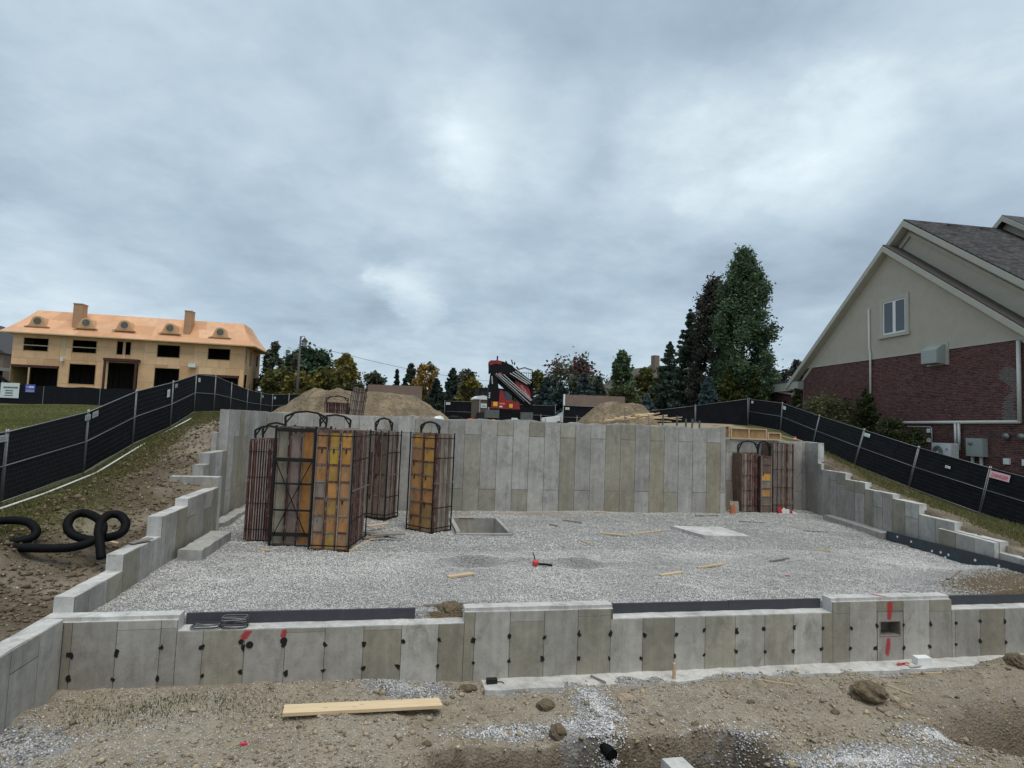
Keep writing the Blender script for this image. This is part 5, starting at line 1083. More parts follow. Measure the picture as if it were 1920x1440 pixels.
broad('shrub','olive green shrub below the street lamp',-13.0,65.9,8.4,2.0,G_OL,n=3600,ls=.2,clumps=44,z0=.1,cat='shrub'); broad('shrub','yellow green shrub behind the street lamp pole',-10.2,63.3,8.1,1.9,(.12,.10,.024),n=3600,ls=.2,clumps=44,z0=.1,cat='shrub',mix=(G_YL,.35,.2)); broad('shrub','dull green shrub behind the left dirt mound',-7.3,60.8,8.3,2.1,G_OL,n=3600,ls=.2,clumps=44,z0=.1,cat='shrub',mix=(G_YL,.3,.2)); broad('shrub','low brown green shrub between the lamp and the golden tree',-3.6,60,6.9,1.8,(.075,.07,.03),n=2600,ls=.2,clumps=36,z0=.1,cat='shrub')
broad('poplar_tree','golden upright tree behind the left dirt mound',-5.2,62.3,10.6,1.9,(.15,.125,.04),'flame',n=3600,ls=.2,clumps=54,z0=.3,mix=(G_YL,.4,.1)); broad('maple_tree','small grey round tree far behind the dirt mound',-2.6,82.2,10.2,1.6,G_GR,n=1700,ls=.2,clumps=30,z0=3)
spruce('spruce_tree','tiny dark spruce far behind the tan site board',.8,86.6,11.5,.8,(.035,.05,.045),1400,ls=.2); broad('pine_tree','dark bushy pine beside the orange tree',3.1,83,12,1.3,(.04,.052,.036),'flame',n=2600,ls=.2,clumps=40,z0=2); broad('maple_tree','orange autumn tree right of the tan site board',5.1,75.6,11.4,1.7,G_OR,n=3200,ls=.2,clumps=44,z0=1.5,mix=(G_OL,.3,.0))
spruce('spruce_tree','dark green spruce left of the crane truck',8.1,64.9,10.2,2.1,G_SP,4200,ls=.2); spruce('spruce_tree','smaller spruce behind the brown toilet',6.4,70.2,9.2,1.7,(.04,.058,.045),2800,ls=.2); broad('maple_tree','brownish round tree behind the crane',10.2,69.6,10.1,1.8,(.085,.075,.055),n=3200,ls=.2,clumps=40,z0=1); broad('birch_tree','yellow birch left of the crane boom',9.7,57.5,8.2,1.5,G_YL,n=2800,ls=.18,clumps=36,z0=.2,mix=(G_OL,.35,0))
broad('poplar_tree','yellow green tree right of the crane basket',18.9,62.8,9.9,1.4,(.11,.11,.032),'flame',n=2600,ls=.2,clumps=36,z0=1); spruce('spruce_tree','blue green spruce right of the crane truck',17.9,53.9,9.0,1.9,(.060,.085,.080),4200,ls=.17); broad('maple_tree','wide maple with red autumn tips behind the spruces',23.6,61.8,11.3,3.4,(.085,.095,.060),n=7000,ls=.2,clumps=70,z0=1.5,mix=((.12,.05,.05),.35,.80))
spruce('spruce_tree','blue green spruce behind the right site board',20.8,49.2,9.1,2.0,(.066,.092,.086),4400,ls=.16); spruce('spruce_tree','low spruce behind the left end of the right site board',17.9,47.8,7.7,1.9,(.056,.080,.074),3800,ls=.16); spruce('spruce_tree','dark spruce right of the maple with red tips',23.4,52,9.0,1.5,(.056,.076,.066),3200,ls=.16)
broad('hornbeam_tree','bright green columnar tree behind the dirt pile',24.8,48.3,11.2,1.5,(.075,.115,.055),'flame',n=5000,ls=.16,clumps=80,z0=.6); broad('poplar_tree','olive tree right of the bright columnar tree',27.4,47.9,9.9,1.5,G_OL,'flame',n=3600,ls=.17,clumps=50,z0=.2); broad('poplar_tree','dark olive tree beside the tall spruce',28.6,45.8,9.2,1.7,(.07,.075,.03),'flame',n=3600,ls=.17,clumps=50,z0=.2); broad('shrub','olive shrub row plant behind the rear fence',22.6,42.5,6.9,1.7,(.065,.075,.028),n=2600,ls=.15,clumps=36,z0=.1,cat='shrub')
spruce('spruce_tree','medium dark spruce left of the tallest trees',25.2,38.1,11.3,1.9,(.062,.085,.058),9000,ls=.12); spruce('spruce_tree','tall dark spruce beside the dark red column tree',25.9,35.7,13.9,2.0,(.058,.080,.056),12000,ls=.12)
broad('beech_tree','tall dark copper column tree next to the green column tree',26.7,33.4,15.8,1.95,(.050,.050,.040),'flame',n=24000,ls=.10,clumps=210,z0=.8,var=.2); broad('hornbeam_tree','tallest green columnar tree left of the brick house',27.35,30.1,17.15,2.2,(.070,.108,.056),'column',n=44000,ls=.09,clumps=250,z0=.5,var=.22)
spruce('spruce_tree','small blue spruce at the foot of the tallest trees',23.6,28.6,7.3,1.1,G_BL,3600,ls=.10); spruce('spruce_tree','tiny blue spruce behind the lumber pile',21.7,35.0,6.3,.85,(.10,.14,.14),2200,ls=.11); spruce('cedar_tree','yellow green cedar below the tallest green tree',25.3,28.6,8.2,1.2,(.070,.080,.020),4200,ls=.11,droop=.1); spruce('cedar_tree','green cedar right below the tallest green tree',26.6,27.6,7.7,1.2,(.052,.070,.022),4200,ls=.11,droop=.1)
broad('tree','dark distant tree above the low brick wing',46.5,52.3,11.0,1.6,(.05,.052,.045),n=1800,ls=.2,clumps=30,z0=2); broad('tree','distant tree touching the roof edge of the brick house',48.8,51.9,11.8,1.4,(.05,.05,.045),n=1600,ls=.2,clumps=28,z0=2)
spruce('cedar_tree','narrow cedar at the back corner of the brick house',26.2,22.4,6.35,.48,(.052,.066,.018),3400,ls=.06,droop=.05,group='plants beside the brick house'); broad('shrub','rounded olive bush beside the brick wall',25.9,19.3,5.45,1.2,(.075,.08,.035),n=5200,ls=.06,clumps=60,z0=.2,group='plants beside the brick house',cat='shrub'); spruce('cedar_tree','cone shaped dark cedar in front of the brick wall',25.5,16.1,5.95,1.0,(.045,.062,.020),16000,ls=.055,droop=.05,group='plants beside the brick house'); broad('shrub','low dark yew bush beside the white conduit',25.3,14.3,4.15,.66,(.035,.048,.018),n=4200,ls=.05,clumps=44,z0=.3,group='plants beside the brick house',cat='shrub'); broad('shrub','small dark yew bush left of the air conditioner',25.6,13.4,3.65,.46,(.036,.05,.02),n=2200,ls=.05,clumps=28,z0=.3,group='plants beside the brick house',cat='shrub')
# ------------------------------------------------------------------ street lamp, overhead wire
def street_lamp():
    x, y = -7.55, 44.5; z0 = cz(x,y); t = thing('street_lamp','tall street lamp with a hanging lantern behind the fence','street lamp',(x,y,z0))
    m = MB(); m.tube([(x,y,z0-.2),(x,y,z0+3),(x+.02,y,10.5)],[.14,.11,.075],10); m.build('pole','lamp_pole',t,smooth=True)
    m = MB(); m.tube([(x,y,10.2),(x+.12,y,10.48),(x+.3,y,10.55),(x+.38,y,10.4)],.03,6); m.build('arm','lamp_pole',t)
    m = MB(); m.lathe([(.02,10.42),(.06,10.36),(.28,10.08),(.29,10.04)],x+.38,y,12); m.build('lantern_roof','red_brown',t)
    m = MB(); m.lathe([(.20,10.03),(.22,9.98),(.14,9.62),(.05,9.58)],x+.38,y,10); m.build('lantern_glass','tag_grey',t)
    for k in range(4): a = k*math.pi/2+.4; m = MB(); m.bar((x+.38+.23*math.cos(a),y+.23*math.sin(a),10.02),(x+.38+.15*math.cos(a),y+.15*math.sin(a),9.6),.03); m.build('lantern_bar','lamp_pole',t)
street_lamp()
m = MB(); A = Vector((-7.2,53,10.55)); B = Vector((14.5,70,9.1)); m.tube([A+(B-A)*(k/16)-Vector((0,0,.5*math.sin(math.pi*k/16))) for k in range(17)],.022,5); tag(m.build('overhead_wire','crate_grey',origin=(0,60,3.5)),'thin overhead wire running from the street lamp to the right','wire')
# ------------------------------------------------------------------ dirt mounds
def mound(label, cx, cy, rx, ry, z0, h, seed, flat=0.0, name='dirt_mound', skew=0):
    n = 70; gx = np.linspace(-1.15,1.15,n); U, V_ = np.meshgrid(gx, gx); X_ = cx+U*rx; Y_ = cy+V_*ry
    r = np.sqrt(U**2+V_**2)+.16*fbm(U*1.8+seed,V_*1.8,3,seed); p = np.clip(1-r,0,1); p = np.where(flat > 0, np.minimum(p, 1-flat)/(1-flat), p); p = p**.85
    Z_ = z0-.15+h*p*(1+.12*fbm(X_*.8,Y_*.8,3,seed+1))+(.16*fbm(X_*1.4,Y_*1.4,4,seed+2)+.06*fbm(X_*5,Y_*5,3,seed+3))*np.minimum(1,p*5)
    i = np.arange(n*n).reshape(n,n); Fq = np.stack([i[:-1,:-1],i[:-1,1:],i[1:,1:],i[1:,:-1]],-1).reshape(-1,4); P = np.stack([X_,Y_,Z_],-1).reshape(-1,3)-np.array([cx,cy,z0]); me = np_mesh(name,P,Fq,smooth=True)
    return tag(obj(name, me, 'dirt_mound', loc=(cx,cy,z0)), label, 'mound')
mound('long low mound of excavated dirt behind the rear wall on the left', -.3, 21.6, 5.2, 2.8, 3.2, 1.62, 5, .55); mound('small dirt pile right of the big left mound', 2.6, 20.6, 2.4, 1.7, 3.15, 1.0, 9); mound('brown dirt pile behind the heap of scrap lumber', 13.6, 20.4, 2.9, 2.0, 3.2, 1.6, 15, .42)
def site_board(label, a, b, z0, z1):
    a = Vector(a); b = Vector(b); t = thing('site_board', label, 'board', (a.x,a.y,3.1), math.atan2(b.y-a.y,b.x-a.x), 'plywood site boards behind the lot', world_coords=False); L_ = (b-a).length; k = 0; n_ = max(1,round(L_/1.22)); w = L_/n_
    for k in range(n_): m = MB(); m.box(k*w+.004,0,z0-3.1,(k+1)*w-.004,.03,z1-3.1+.002*k); m.build('plywood_sheet','tan_board',t)
    for u in (.05,L_*.5,L_-.05): m = MB(); m.box(u-.045,.032,0,u+.045,.12,z1-3.13); m.build('post','lumber_grey',t)
site_board('tan plywood site board standing behind the left dirt mound', (-1.0,37.4), (3.25,36.6), 4.5, 6.05); site_board('brown plywood site board above the fence behind the dirt pile', (13.95,32.5), (18.45,31.7), 4.55, 5.72)
m = MB(); m.box(13.80,32.45,3.1,13.92,32.55,5.74); tag(m.build('board_post','white',origin=(13.86,32.5,3.1)),'white post at the left end of the brown site board','post')
# ------------------------------------------------------------------ crane truck
def crane_truck():
    Y0 = 26.3; t = thing('crane_truck','red and black knuckle boom crane truck with folded boom behind the rear wall','truck',(8.6,Y0,3.1))
    def q(zx, zy): return (7.01+(zx-537)*.003565, 7.47-(zy-115)*.00357)
    def plate(name, mat, pts, y0, y1, par=None): m = MB(); m.prism([q(*p) for p in pts], Y0+y0, Y0+y1, 'y'); m.f = [f[::-1] for f in m.f]; return m.build(name, mat, par or t)
    m = MB(); m.box(7.0,Y0-.2,3.55,9.9,Y0+8,4.05); m.build('chassis','crane_black',t)
    m = MB(); m.box(7.2,Y0+5.5,3.9,9.8,Y0+7.8,5.9); cab = m.build('cab','crane_black',t); m = MB(); m.box(7.35,Y0+5.47,4.9,9.65,Y0+5.5,5.7); m.build('rear_window','dark_glass',cab)
    for x in (7.2,9.5):
        for dy in (.6,2.0,6.8): m = MB(); m.lathe([(.48,0),(.5,.05),(.5,.3),(.48,.35)],0,0,18); m.xf(Matrix.Translation((x+.15,Y0+dy,3.6)) @ Matrix.Rotation(math.pi/2,4,'Y')); m.build('wheel','rubber',t)
    base = plate('base_frame','crane_red',[(595,885),(1095,885),(1120,1010),(595,1010)],-.35,.35)
    for (a, b, c, d, mt) in ((632,895,708,970,'yellow'),(922,920,982,985,'yellow'),(745,905,845,935,'orange'),(745,962,800,985,'sign_white')): plate('sticker',mt,[(a,b),(c,b),(c,d),(a,d)],-.36,-.351,base)
    plate('pedestal','crane_red',[(735,885),(745,690),(790,680),(830,800),(880,860),(990,850),(995,885)],-.3,.3)
    col = plate('column','crane_black',[(545,985),(545,590),(570,575),(700,600),(750,690),(735,885),(700,985)],-.28,.28)
    for i in range(3): plate('hazard_stripe','sign_white',[(548,740+i*38),(572,728+i*38),(572,748+i*38),(548,760+i*38)],-.30,-.281,col)
    plate('boom_head','crane_black',[(540,200),(560,160),(690,150),(800,170),(960,230),(1010,300),(930,380),(800,420),(700,400),(600,400),(550,350)],-.26,.26)
    plate('head_cover','crane_red',[(535,215),(537,180),(575,155),(640,165),(690,150),(760,175),(750,225),(650,215),(560,250)],-.28,.2)
    m = MB(); m.bar((q(690,150)[0],Y0,q(690,150)[1]),(q(692,65)[0],Y0,q(692,65)[1]),.08); m.bar((q(975,200)[0],Y0,q(975,200)[1]),(q(950,118)[0],Y0,q(950,118)[1]),.06); m.bar((q(1010,210)[0],Y0,q(1010,210)[1]),(q(1008,160)[0],Y0,q(1008,160)[1]),.07); m.build('hose_guide','crane_black',t)
    plate('hose_bundle','crane_black',[(560,600),(575,400),(700,395),(720,620)],-.2,.15); plate('inner_boom','crane_black',[(720,400),(930,330),(1300,540),(1340,760),(1180,700),(900,560)],.0,.2); plate('red_link','crane_red',[(715,360),(760,365),(800,405),(760,420)],-.28,-.2)
    m = MB()
    for (a, b) in (((580,560),(600,430)),((545,350),(548,400)),((840,150),(870,210)),((780,170),(900,215)),((940,235),(1000,300)),((1040,240),(1080,290))): m.tube([(q(*a)[0],Y0-.1,q(*a)[1]),(q(*b)[0],Y0-.1,q(*b)[1])],.05,6)
    m.build('hose','crane_black',t)
    plate('outer_boom','crane_black',[(780,180),(960,240),(1340,500),(1345,600),(1250,590),(880,420),(720,330)],-.2,.12); plate('main_boom','crane_black',[(600,370),(800,370),(1340,780),(1350,960),(1270,960),(1130,870),(640,480)],-.05,.3)
    rp = plate('boom_plate','crane_red',[(1025,480),(1190,540),(1270,600),(1330,720),(1330,840),(1200,740),(1040,600)],-.14,-.02)
    for i, (x0, y0, x1, y1) in enumerate(((620,385,1200,860),(665,385,1310,905),(710,385,1320,850),(800,400,1335,835))):
        if i == 0: m = MB(); m.tube([(q(x0,y0)[0],Y0-.22,q(x0,y0)[1]),(q(x1,y1)[0],Y0-.22,q(x1,y1)[1])],.035,8); m.build('pipe','crate_grey',t)
        else: m = MB(); m.tube([(q(x0,y0)[0],Y0-.22-.02*i,q(x0,y0)[1]),(q(x1,y1)[0],Y0-.22-.02*i,q(x1,y1)[1])],.034,8); m.build('cylinder_rod','chrome',t)
    for (x0, y0, x1, y1) in ((915,370,1240,550),(965,350,1290,545),(1010,325,1315,520)): m = MB(); m.tube([(q(x0,y0)[0],Y0-.26,q(x0,y0)[1]),(q(x1,y1)[0],Y0-.26,q(x1,y1)[1])],.036,8); m.build('cylinder_rod','tag_grey',t)
    # boom end frame and work basket
    plate('boom_end','crane_black',[(1300,480),(1355,500),(1365,900),(1330,960),(1310,960),(1335,880)],-.2,.2)
    m = MB(); bx = [q(1090,300),q(1200,262),q(1350,300)]
    for a, b in zip(bx[:-1],bx[1:]): m.bar((a[0],Y0+.1,a[1]),(b[0],Y0+.1,b[1]),.05)
    m.build('basket_rail','white',t); m = MB()
    for a, b in zip(bx[:-1],bx[1:]): m.bar((a[0],Y0+.12,a[1]+.06),(b[0],Y0+.12,b[1]+.06),.06)
    m.bar((q(1350,290)[0],Y0+.1,q(1350,290)[1]),(q(1350,520)[0],Y0+.1,q(1350,520)[1]),.06); m.build('basket_frame','crane_black',t)
    for i in range(6): u = 1115+i*42; m = MB(); m.bar((q(u,300)[0],Y0+.14,q(u,315)[1]),(q(u,430)[0],Y0+.14,q(u,440)[1]),.02); m.build('basket_bar','crate_grey',t)
    m = MB(); m.bar((q(1100,340)[0],Y0+.16,q(1100,340)[1]),(q(1345,340)[0],Y0+.16,q(1345,340)[1]),.03); m.build('basket_bar','crate_grey',t)
    # lettering along the red plate
    cu_ = bpy.data.curves.new('t','FONT'); cu_.body = 'PALFINGER'; cu_.size = .24; cu_.extrude = .002; o = bpy.data.objects.new('t',cu_); COL.objects.link(o); me = bpy.data.meshes.new_from_object(o.evaluated_get(bpy.context.evaluated_depsgraph_get())); bpy.data.objects.remove(o)
    a0 = Vector((q(1150,560)[0],0,q(1150,560)[1])); dr = (Vector((q(1320,790)[0],0,q(1320,790)[1]))-a0).normalized(); up = Vector((-dr.z,0,dr.x)); wd = max(v.co.x for v in me.vertices); k = 1.0/wd
    for v in me.vertices: p = a0+dr*v.co.x*k+up*(v.co.y-.16); v.co = Vector((p.x,Y0-.148-v.co.z,p.z))-t.location
    obj('lettering', me, 'pink_sign', rp)
    for (a, b, c, d) in ((500,1040,740,1180),(1130,1060,1350,1220)): plate('side_box','crate_grey',[(a,b),(c,b-6),(c,d),(a,d)],-.5,.1)
    plate('licence_plate','sign_white',[(960,1165),(1070,1165),(1070,1215),(960,1215)],-.56,-.54)
    m = MB(); m.tube([(q(590,440)[0],Y0-.3,q(590,440)[1]),(q(605,580)[0],Y0-.3,q(605,580)[1])],.04,6); m.build('pipe','tag_grey',t)
crane_truck()
def portable_toilet():
    x, y = 7.35, 31.7; t = thing('portable_toilet','brown portable toilet with a white rounded roof','portable toilet',(x,y,3.1),.12,world_coords=False); w = .56
    m = MB(); m.box(-w,-w,0,w,w,1.92); m.build('cabin','brown_plastic',t); m = MB(); m.prism([(-w-.04,1.90),(w+.04,1.90),(w+.02,2.0),(w*.6,2.14),(0,2.2),(-w*.6,2.14),(-w-.02,2.0)],-w-.05,w+.05,'y'); m.f = [f[::-1] for f in m.f]; m.build('roof','white',t)
    for u in (-.22,.45): m = MB(); m.box(u-.03,-w-.02,.1,u+.03,-w,1.95); m.build('corner_strip','tag_grey',t)
    m = MB(); m.box(-.15,-w-.025,1.3,.30,-w-.002,1.62); s_ = m.build('sign','sign_white',t); m = MB(); m.box(-.05,-w-.03,1.42,.2,-w-.026,1.47); m.build('lettering','ink',s_)
    m = MB(); m.box(.38,-w-.05,1.0,.41,-w,1.15); m.build('door_handle','tag_grey',t)
portable_toilet()
def car(label, loc, rot, mat):
    t = thing('parked_car', label, 'car', loc, rot, world_coords=False); m = MB()
    prof = [(-2.3,.35),(2.3,.35),(2.35,.6),(2.25,.88),(1.25,1.02),(.55,1.45),(-.9,1.48),(-1.7,1.08),(-2.25,1.0),(-2.35,.7)]; m.prism(prof,-.86,.86,'y'); m.f = [f[::-1] for f in m.f]; b = m.build('body',mat,t)
    for y in (-.875,.865): m = MB(); m.prism([(1.05,1.02),(.5,1.38),(-.85,1.40),(-1.45,1.06)],y,y+.01,'y'); m.build('side_window','dark_glass',t)
    m = MB(); m.add([(1.22,-.75,1.045),(1.22,.75,1.045),(.60,.68,1.44),(.60,-.68,1.44)],[(0,1,2,3)]); m.build('windshield','dark_glass',t)
    for x in (-1.4,1.4):
        for y in (-.80,.80): m = MB(); m.lathe([(.3,-.1),(.33,-.08),(.33,.08),(.3,.1)],0,0,16); m.xf(Matrix.Translation((x,y,.33)) @ Matrix.Rotation(math.pi/2,4,'X')); m.build('wheel','rubber',t)
    for y in (-1.0,.9): m = MB(); m.box(.75,y,1.0,.95,y+.1,1.14); m.build('mirror','crane_black',t)
    for y in (-.7,.5): m = MB(); m.box(2.28,y,.68,2.36,y+.25,.8); m.build('headlight','sign_white',t)
car('white car parked behind the rear wall, only its hood showing', (14.15,30.6,3.0), math.pi, 'car_white')
def skid():
    t = thing('loader','dark loader machine parked beside the plywood house garage','loader',(-43.2,60.5,4.4)); x, y, z = -43.2, 60.5, 4.4
    m = MB(); m.box(x,y,z+.3,x+2.2,y+2,z+1.3); m.build('body','crate_grey',t); m = MB(); m.box(x+.2,y+.2,z+1.3,x+2.0,y+1.8,z+2.6); m.build('cab','dark_glass',t); m = MB(); m.box(x-.2,y-.1,z+2.55,x+2.6,y+2,z+2.9); m.build('roof','tag_grey',t)
    m = MB(); m.box(x+.8,y-.05,z+.7,x+1.7,y-.01,z+1.25); m.build('lamp_panel','sign_white',t); m = MB(); m.bar((x+2.2,y+.3,z+2.2),(x+3.6,y+.3,z+1.2),.25); m.bar((x+3.6,y+.3,z+1.2),(x+3.7,y+.3,z+.2),.25); m.build('arm','crane_black',t); m = MB(); m.box(x+3.2,y-.4,z+.1,x+4.6,y+1.2,z+.9); m.build('bucket','red_brown',t)
    for k in (0,1.4): m = MB(); m.lathe([(.45,-.15),(.5,-.1),(.5,.1),(.45,.15)],0,0,14); m.xf(Matrix.Translation((x+.4+k,y-.1,z+.5)) @ Matrix.Rotation(math.pi/2,4,'X')); m.build('wheel','rubber',t)
skid()
# ------------------------------------------------------------------ lumber, stakes and scraps
def board(label, p0, p1, w, th, mat='lumber', z=None, roll=0, name='wood_scrap', cat='wood scrap', group=None, lift=(0,0), gz=None):
    a = Vector((p0[0],p0[1],0)); b = Vector((p1[0],p1[1],0)); f = gz or (lambda x,y: float(gravel_z(np.array([x]),np.array([y]))[0])); za = z if z is not None else f(*p0); zb = z if z is not None else f(*p1)
    a.z = za+th/2+.012+lift[0]; b.z = zb+th/2+.012+lift[1]; m = MB(); m.bar(a-((a+b)/2),b-((a+b)/2),w,th); 
    if roll: m.xf(Matrix.Rotation(roll,4,(b-a).normalized()))
    # taper or chip one end
    for i in (4,7): v = Vector(m.v[i]); m.v[i] = tuple(v-(b-a).normalized()*rng.uniform(0,.04))
    o = m.build(name, mat); o.location = (a+b)/2; return tag(o, label, cat, group)
SC = [((7.87,7.26),(8.61,6.97),.10,'lumber','short pale board left of the concrete pad'),((8.89,7.2),(10.05,7.62),.07,'lumber','long thin board touching the concrete pad'),((6.91,6.14),(7.07,5.72),.05,'lumber','small pale stick in the middle of the gravel'),((2.79,2.50),(3.36,2.74),.14,'lumber','wide pale wood offcut below the gravel dip'),((7.52,2.30),(8.19,2.57),.10,'lumber','pale wood offcut right of the red valve'),((8.82,3.01),(9.66,3.26),.07,'lumber','narrow pale board right of centre on the gravel'),((11.17,3.58),(11.84,3.79),.06,'lumber_grey','grey stick on the gravel near the right wall'),((.56,5.0),(1.30,7.1),.09,'lumber','long board leaning out from the orange form rack'),((13.5,4.9),(13.9,4.75),.05,'lumber','tiny pale chip near the right wall'),((7.3,9.5),(7.85,8.95),.06,'lumber_grey','grey stick near the rear wall'),((6.6,8.6),(6.85,8.45),.05,'lumber_grey','small dark stick right of the sump'),((2.2,.62),(3.0,.7),.03,'lumber_grey','thin dark rod behind the middle raised wall part'),((14.3,1.5),(15.1,1.9),.05,'lumber_grey','thin dark bar on the dirt by the insulation boards'),((14.1,9.6),(14.9,9.2),.05,'lumber_grey','dark stick by the right recess'),((15.3,7.7),(16.0,7.4),.06,'lumber_grey','bent grey strip near the right footing'),((-1.55,5.2),(-1.3,5.05),.06,'lumber','short board end under the crossed brace rack'),((12.9,10.6),(13.9,10.75),.08,'lumber_grey','flat grey plank before the right end of the rear wall'),((5.2,10.9),(9.5,11.1),.05,'lumber','long thin strip along the foot of the rear wall')]
for a, b, w, mt, l_ in SC: board(l_, a, b, w, .035, mt, group='wood scraps on the gravel')
for i, (a, b, l_) in enumerate([((.8,6.3),(1.5,6.9),'lowest dark plank in the scrap heap beside the orange rack'),((.75,7.0),(1.7,6.6),'crossed dark plank in the scrap heap beside the orange rack'),((.85,7.6),(1.4,8.1),'pale plank at the back of the scrap heap beside the orange rack'),((1.0,6.1),(1.9,6.3),'outer dark plank of the scrap heap beside the orange rack')]): board(l_, a, b, .16, .04, 'lumber_grey' if i != 2 else 'lumber', z=.10+.045*i, group='scrap heap by the orange rack')
g0 = lambda x,y: cz(x,y)
def plank():
    t = (Vector((.2,-1.06,0))+Vector((2.42,-.97,0)))/2; m = MB(); c = [(.20,-.93),(2.42,-.84),(2.46,-1.09),(.22,-1.19)]
    zl = max(cz(a_,b_) for a_ in np.linspace(.2,1.1,8) for b_ in (-.95,-1.05,-1.15))+.038; zr = max(cz(a_,b_) for a_ in np.linspace(1.5,2.4,8) for b_ in (-.88,-1.0,-1.08))+.038; zs = [zl,zr,zr,zl]; th = .045; vs = [(x,y,z) for (x,y),z in zip(c,zs)]+[(x,y,z-th) for (x,y),z in zip(c,zs)]
    m.add(vs,[(0,3,2,1),(4,5,6,7),(0,1,5,4),(1,2,6,5),(2,3,7,6),(3,0,4,7)]); return tag(m.build('wooden_plank','plank_wood',origin=(1.3,-1.0,-.92)),'wide pale wooden plank lying on the front dirt','plank')
def plank_mat():
    m, nt, b, L = mat_base('plank_wood'); p = pos(nt); g = nz(nt, mapping(nt, p, (1.2,16,16)), 1.6, 6, .6, .5); k = N(nt,'ShaderNodeTexVoronoi'); k.inputs['Scale'].default_value = 3.2; L(mapping(nt,p,(1.0,2.2,1)),k.inputs['Vector'])
    c = mixc(nt, mrange(nt,g,.3,.7,0,1), (.72,.58,.38), (.62,.46,.27)); c = mixc(nt, mrange(nt,k.outputs[0],.05,.16,.55,0), c, (.30,.17,.08)); L(c,b.inputs['Base Color']); b.inputs['Roughness'].default_value = .7; bump(nt,b,g,.15,.004)
plank_mat(); plank()
def stake(label, x, y, h, r=.022, mat='lumber', zb=None, square=True, name='wooden_stake', group=None, lean=0):
    z = cz(x,y) if zb is None else zb; m = MB(); m.add(*(lambda b: (b.v,b.f))(MB().bar((0,0,-.15),(lean*h,0,h),r*2,r*2,(0,1,0)))); o = m.build(name,mat); o.location = (x,y,z); return tag(o,label,'stake',group)
stake('short orange brown stake in front of the front wall', 6.55, -.33, .30, .022)
for i, (x, h) in enumerate([(1.45,.55),(2.45,.85),(2.78,.5),(7.2,.55),(8.05,.5),(8.73,.55),(9.82,.55),(10.76,.95),(11.83,.7),(12.51,.75),(13.17,.72),(13.5,.6),(13.85,.62),(14.25,.55)]):
    nm = ['left of the white bag','tall and thin right of the left mound','beside the tall one at the left mound','behind the crane truck base','left of the white car','right of the white car','before the black fence panel','tallest before the dirt pile','in the lumber heap','right of the lumber heap','second right of the lumber heap','third right of the lumber heap','fourth right of the lumber heap','last before the wooden form box'][i]
    stake(f'thin grid stake on the rear wall edge, {nm}', x, 12.6+.25*rng.random(), h, .016 if i < 9 else .028, 'lumber_grey' if i < 9 else 'crate_grey', zb=3.25, name='rebar_stake', group='stakes behind the rear wall', lean=rng.uniform(-.03,.05))
# heap of scrap lumber in front of the right mound
hp = [(11.6,17.3,13.0,17.5,3.42),(12.0,17.0,13.9,17.6,3.50),(13.0,17.2,14.6,17.0,3.55),(12.5,17.4,12.9,16.6,3.55),(13.4,17.6,14.9,17.2,3.62),(14.0,16.9,15.2,17.5,3.48),(13.1,16.8,13.6,17.7,3.66),(14.3,17.6,14.7,16.8,3.68),(12.2,16.8,14.0,16.9,3.60),(13.7,17.1,14.2,16.6,3.74),(12.9,17.0,14.3,17.5,3.72),(14.6,17.2,15.5,16.9,3.58),(12.8,16.6,13.3,16.9,3.78),(15.0,17.4,15.5,16.8,3.66),(11.2,17.0,12.5,17.1,3.36)]
wd = ['lowest left','long left','long right','short crossing','upper right','right end','tilted middle','tilted right','flat front','small top','long upper','far right','loose top','right edge','left tail']
for i, (x0,y0,x1,y1,z) in enumerate(hp): board(f'{wd[i]} board in the heap of scrap lumber on the rear wall', (x0,y0), (x1,y1), rng.uniform(.09,.2), .04, 'lumber', z=z+.30, group='scrap lumber heap', lift=(rng.uniform(-.08,.05),rng.uniform(-.05,.16)), roll=rng.uniform(-.4,.4), name='scrap_board', cat='board')
def form_box(label, x0, x1, y, z0, z1, n):
    t = thing('wooden_form', label, 'form', (x0,y,z0), group='wooden form boxes on the right rear wall'); m = MB(); m.box(x0,y,z0,x1,y+.02,z1); m.build('plywood_face','form_ply',t,(.36,.22,.10)); m = MB(); m.box(x0,y-.06,z1-.03,x1,y+.25,z1+.012); m.build('top_plate','lumber',t); m = MB(); m.box(x0,y-.06,z0,x1,y-.001,z0+.04); m.build('bottom_plate','lumber',t)
    for i in range(n+1): x = x0+(x1-x0-.05)*i/n; m = MB(); m.box(x,y-.06,z0+.041,x+.05,y-.001,z1-.031); m.build('stud','lumber',t)
form_box('long wooden form box on top of the right recess wall', 15.40, 17.10, 12.36, 3.09, 3.54, 2); form_box('short wooden form box at the right end of the recess wall', 17.14, 17.78, 12.36, 3.09, 3.40, 1); form_box('small wooden form box by the end of the rear wall', 14.65, 15.25, 12.2, 3.09, 3.62, 1)
for (a, b, l_) in (((17.8,12.5,3.3),(18.9,12.45,3.1),'long board lying along the right recess wall top'),((14.3,11.9,3.55),(15.3,12.0,3.62),'pale board on the right end of the rear wall')):
    m = MB(); m.bar(a,b,.1,.03); tag(m.build('wood_scrap','lumber',origin=a),l_,'wood scrap')
m = MB(); m.lathe([(.05,0),(.06,.03),(.06,.16),(.03,.20)],0,0,12); o = m.build('paint_can','red_plastic'); o.location = (18.6,12.5,3.07); del o['_w']; tag(o,'red and white can on the right recess wall top','can'); q = MB(); q.lathe([(.062,.05),(.062,.13)],0,0,12); q.build('can_label','white',o)
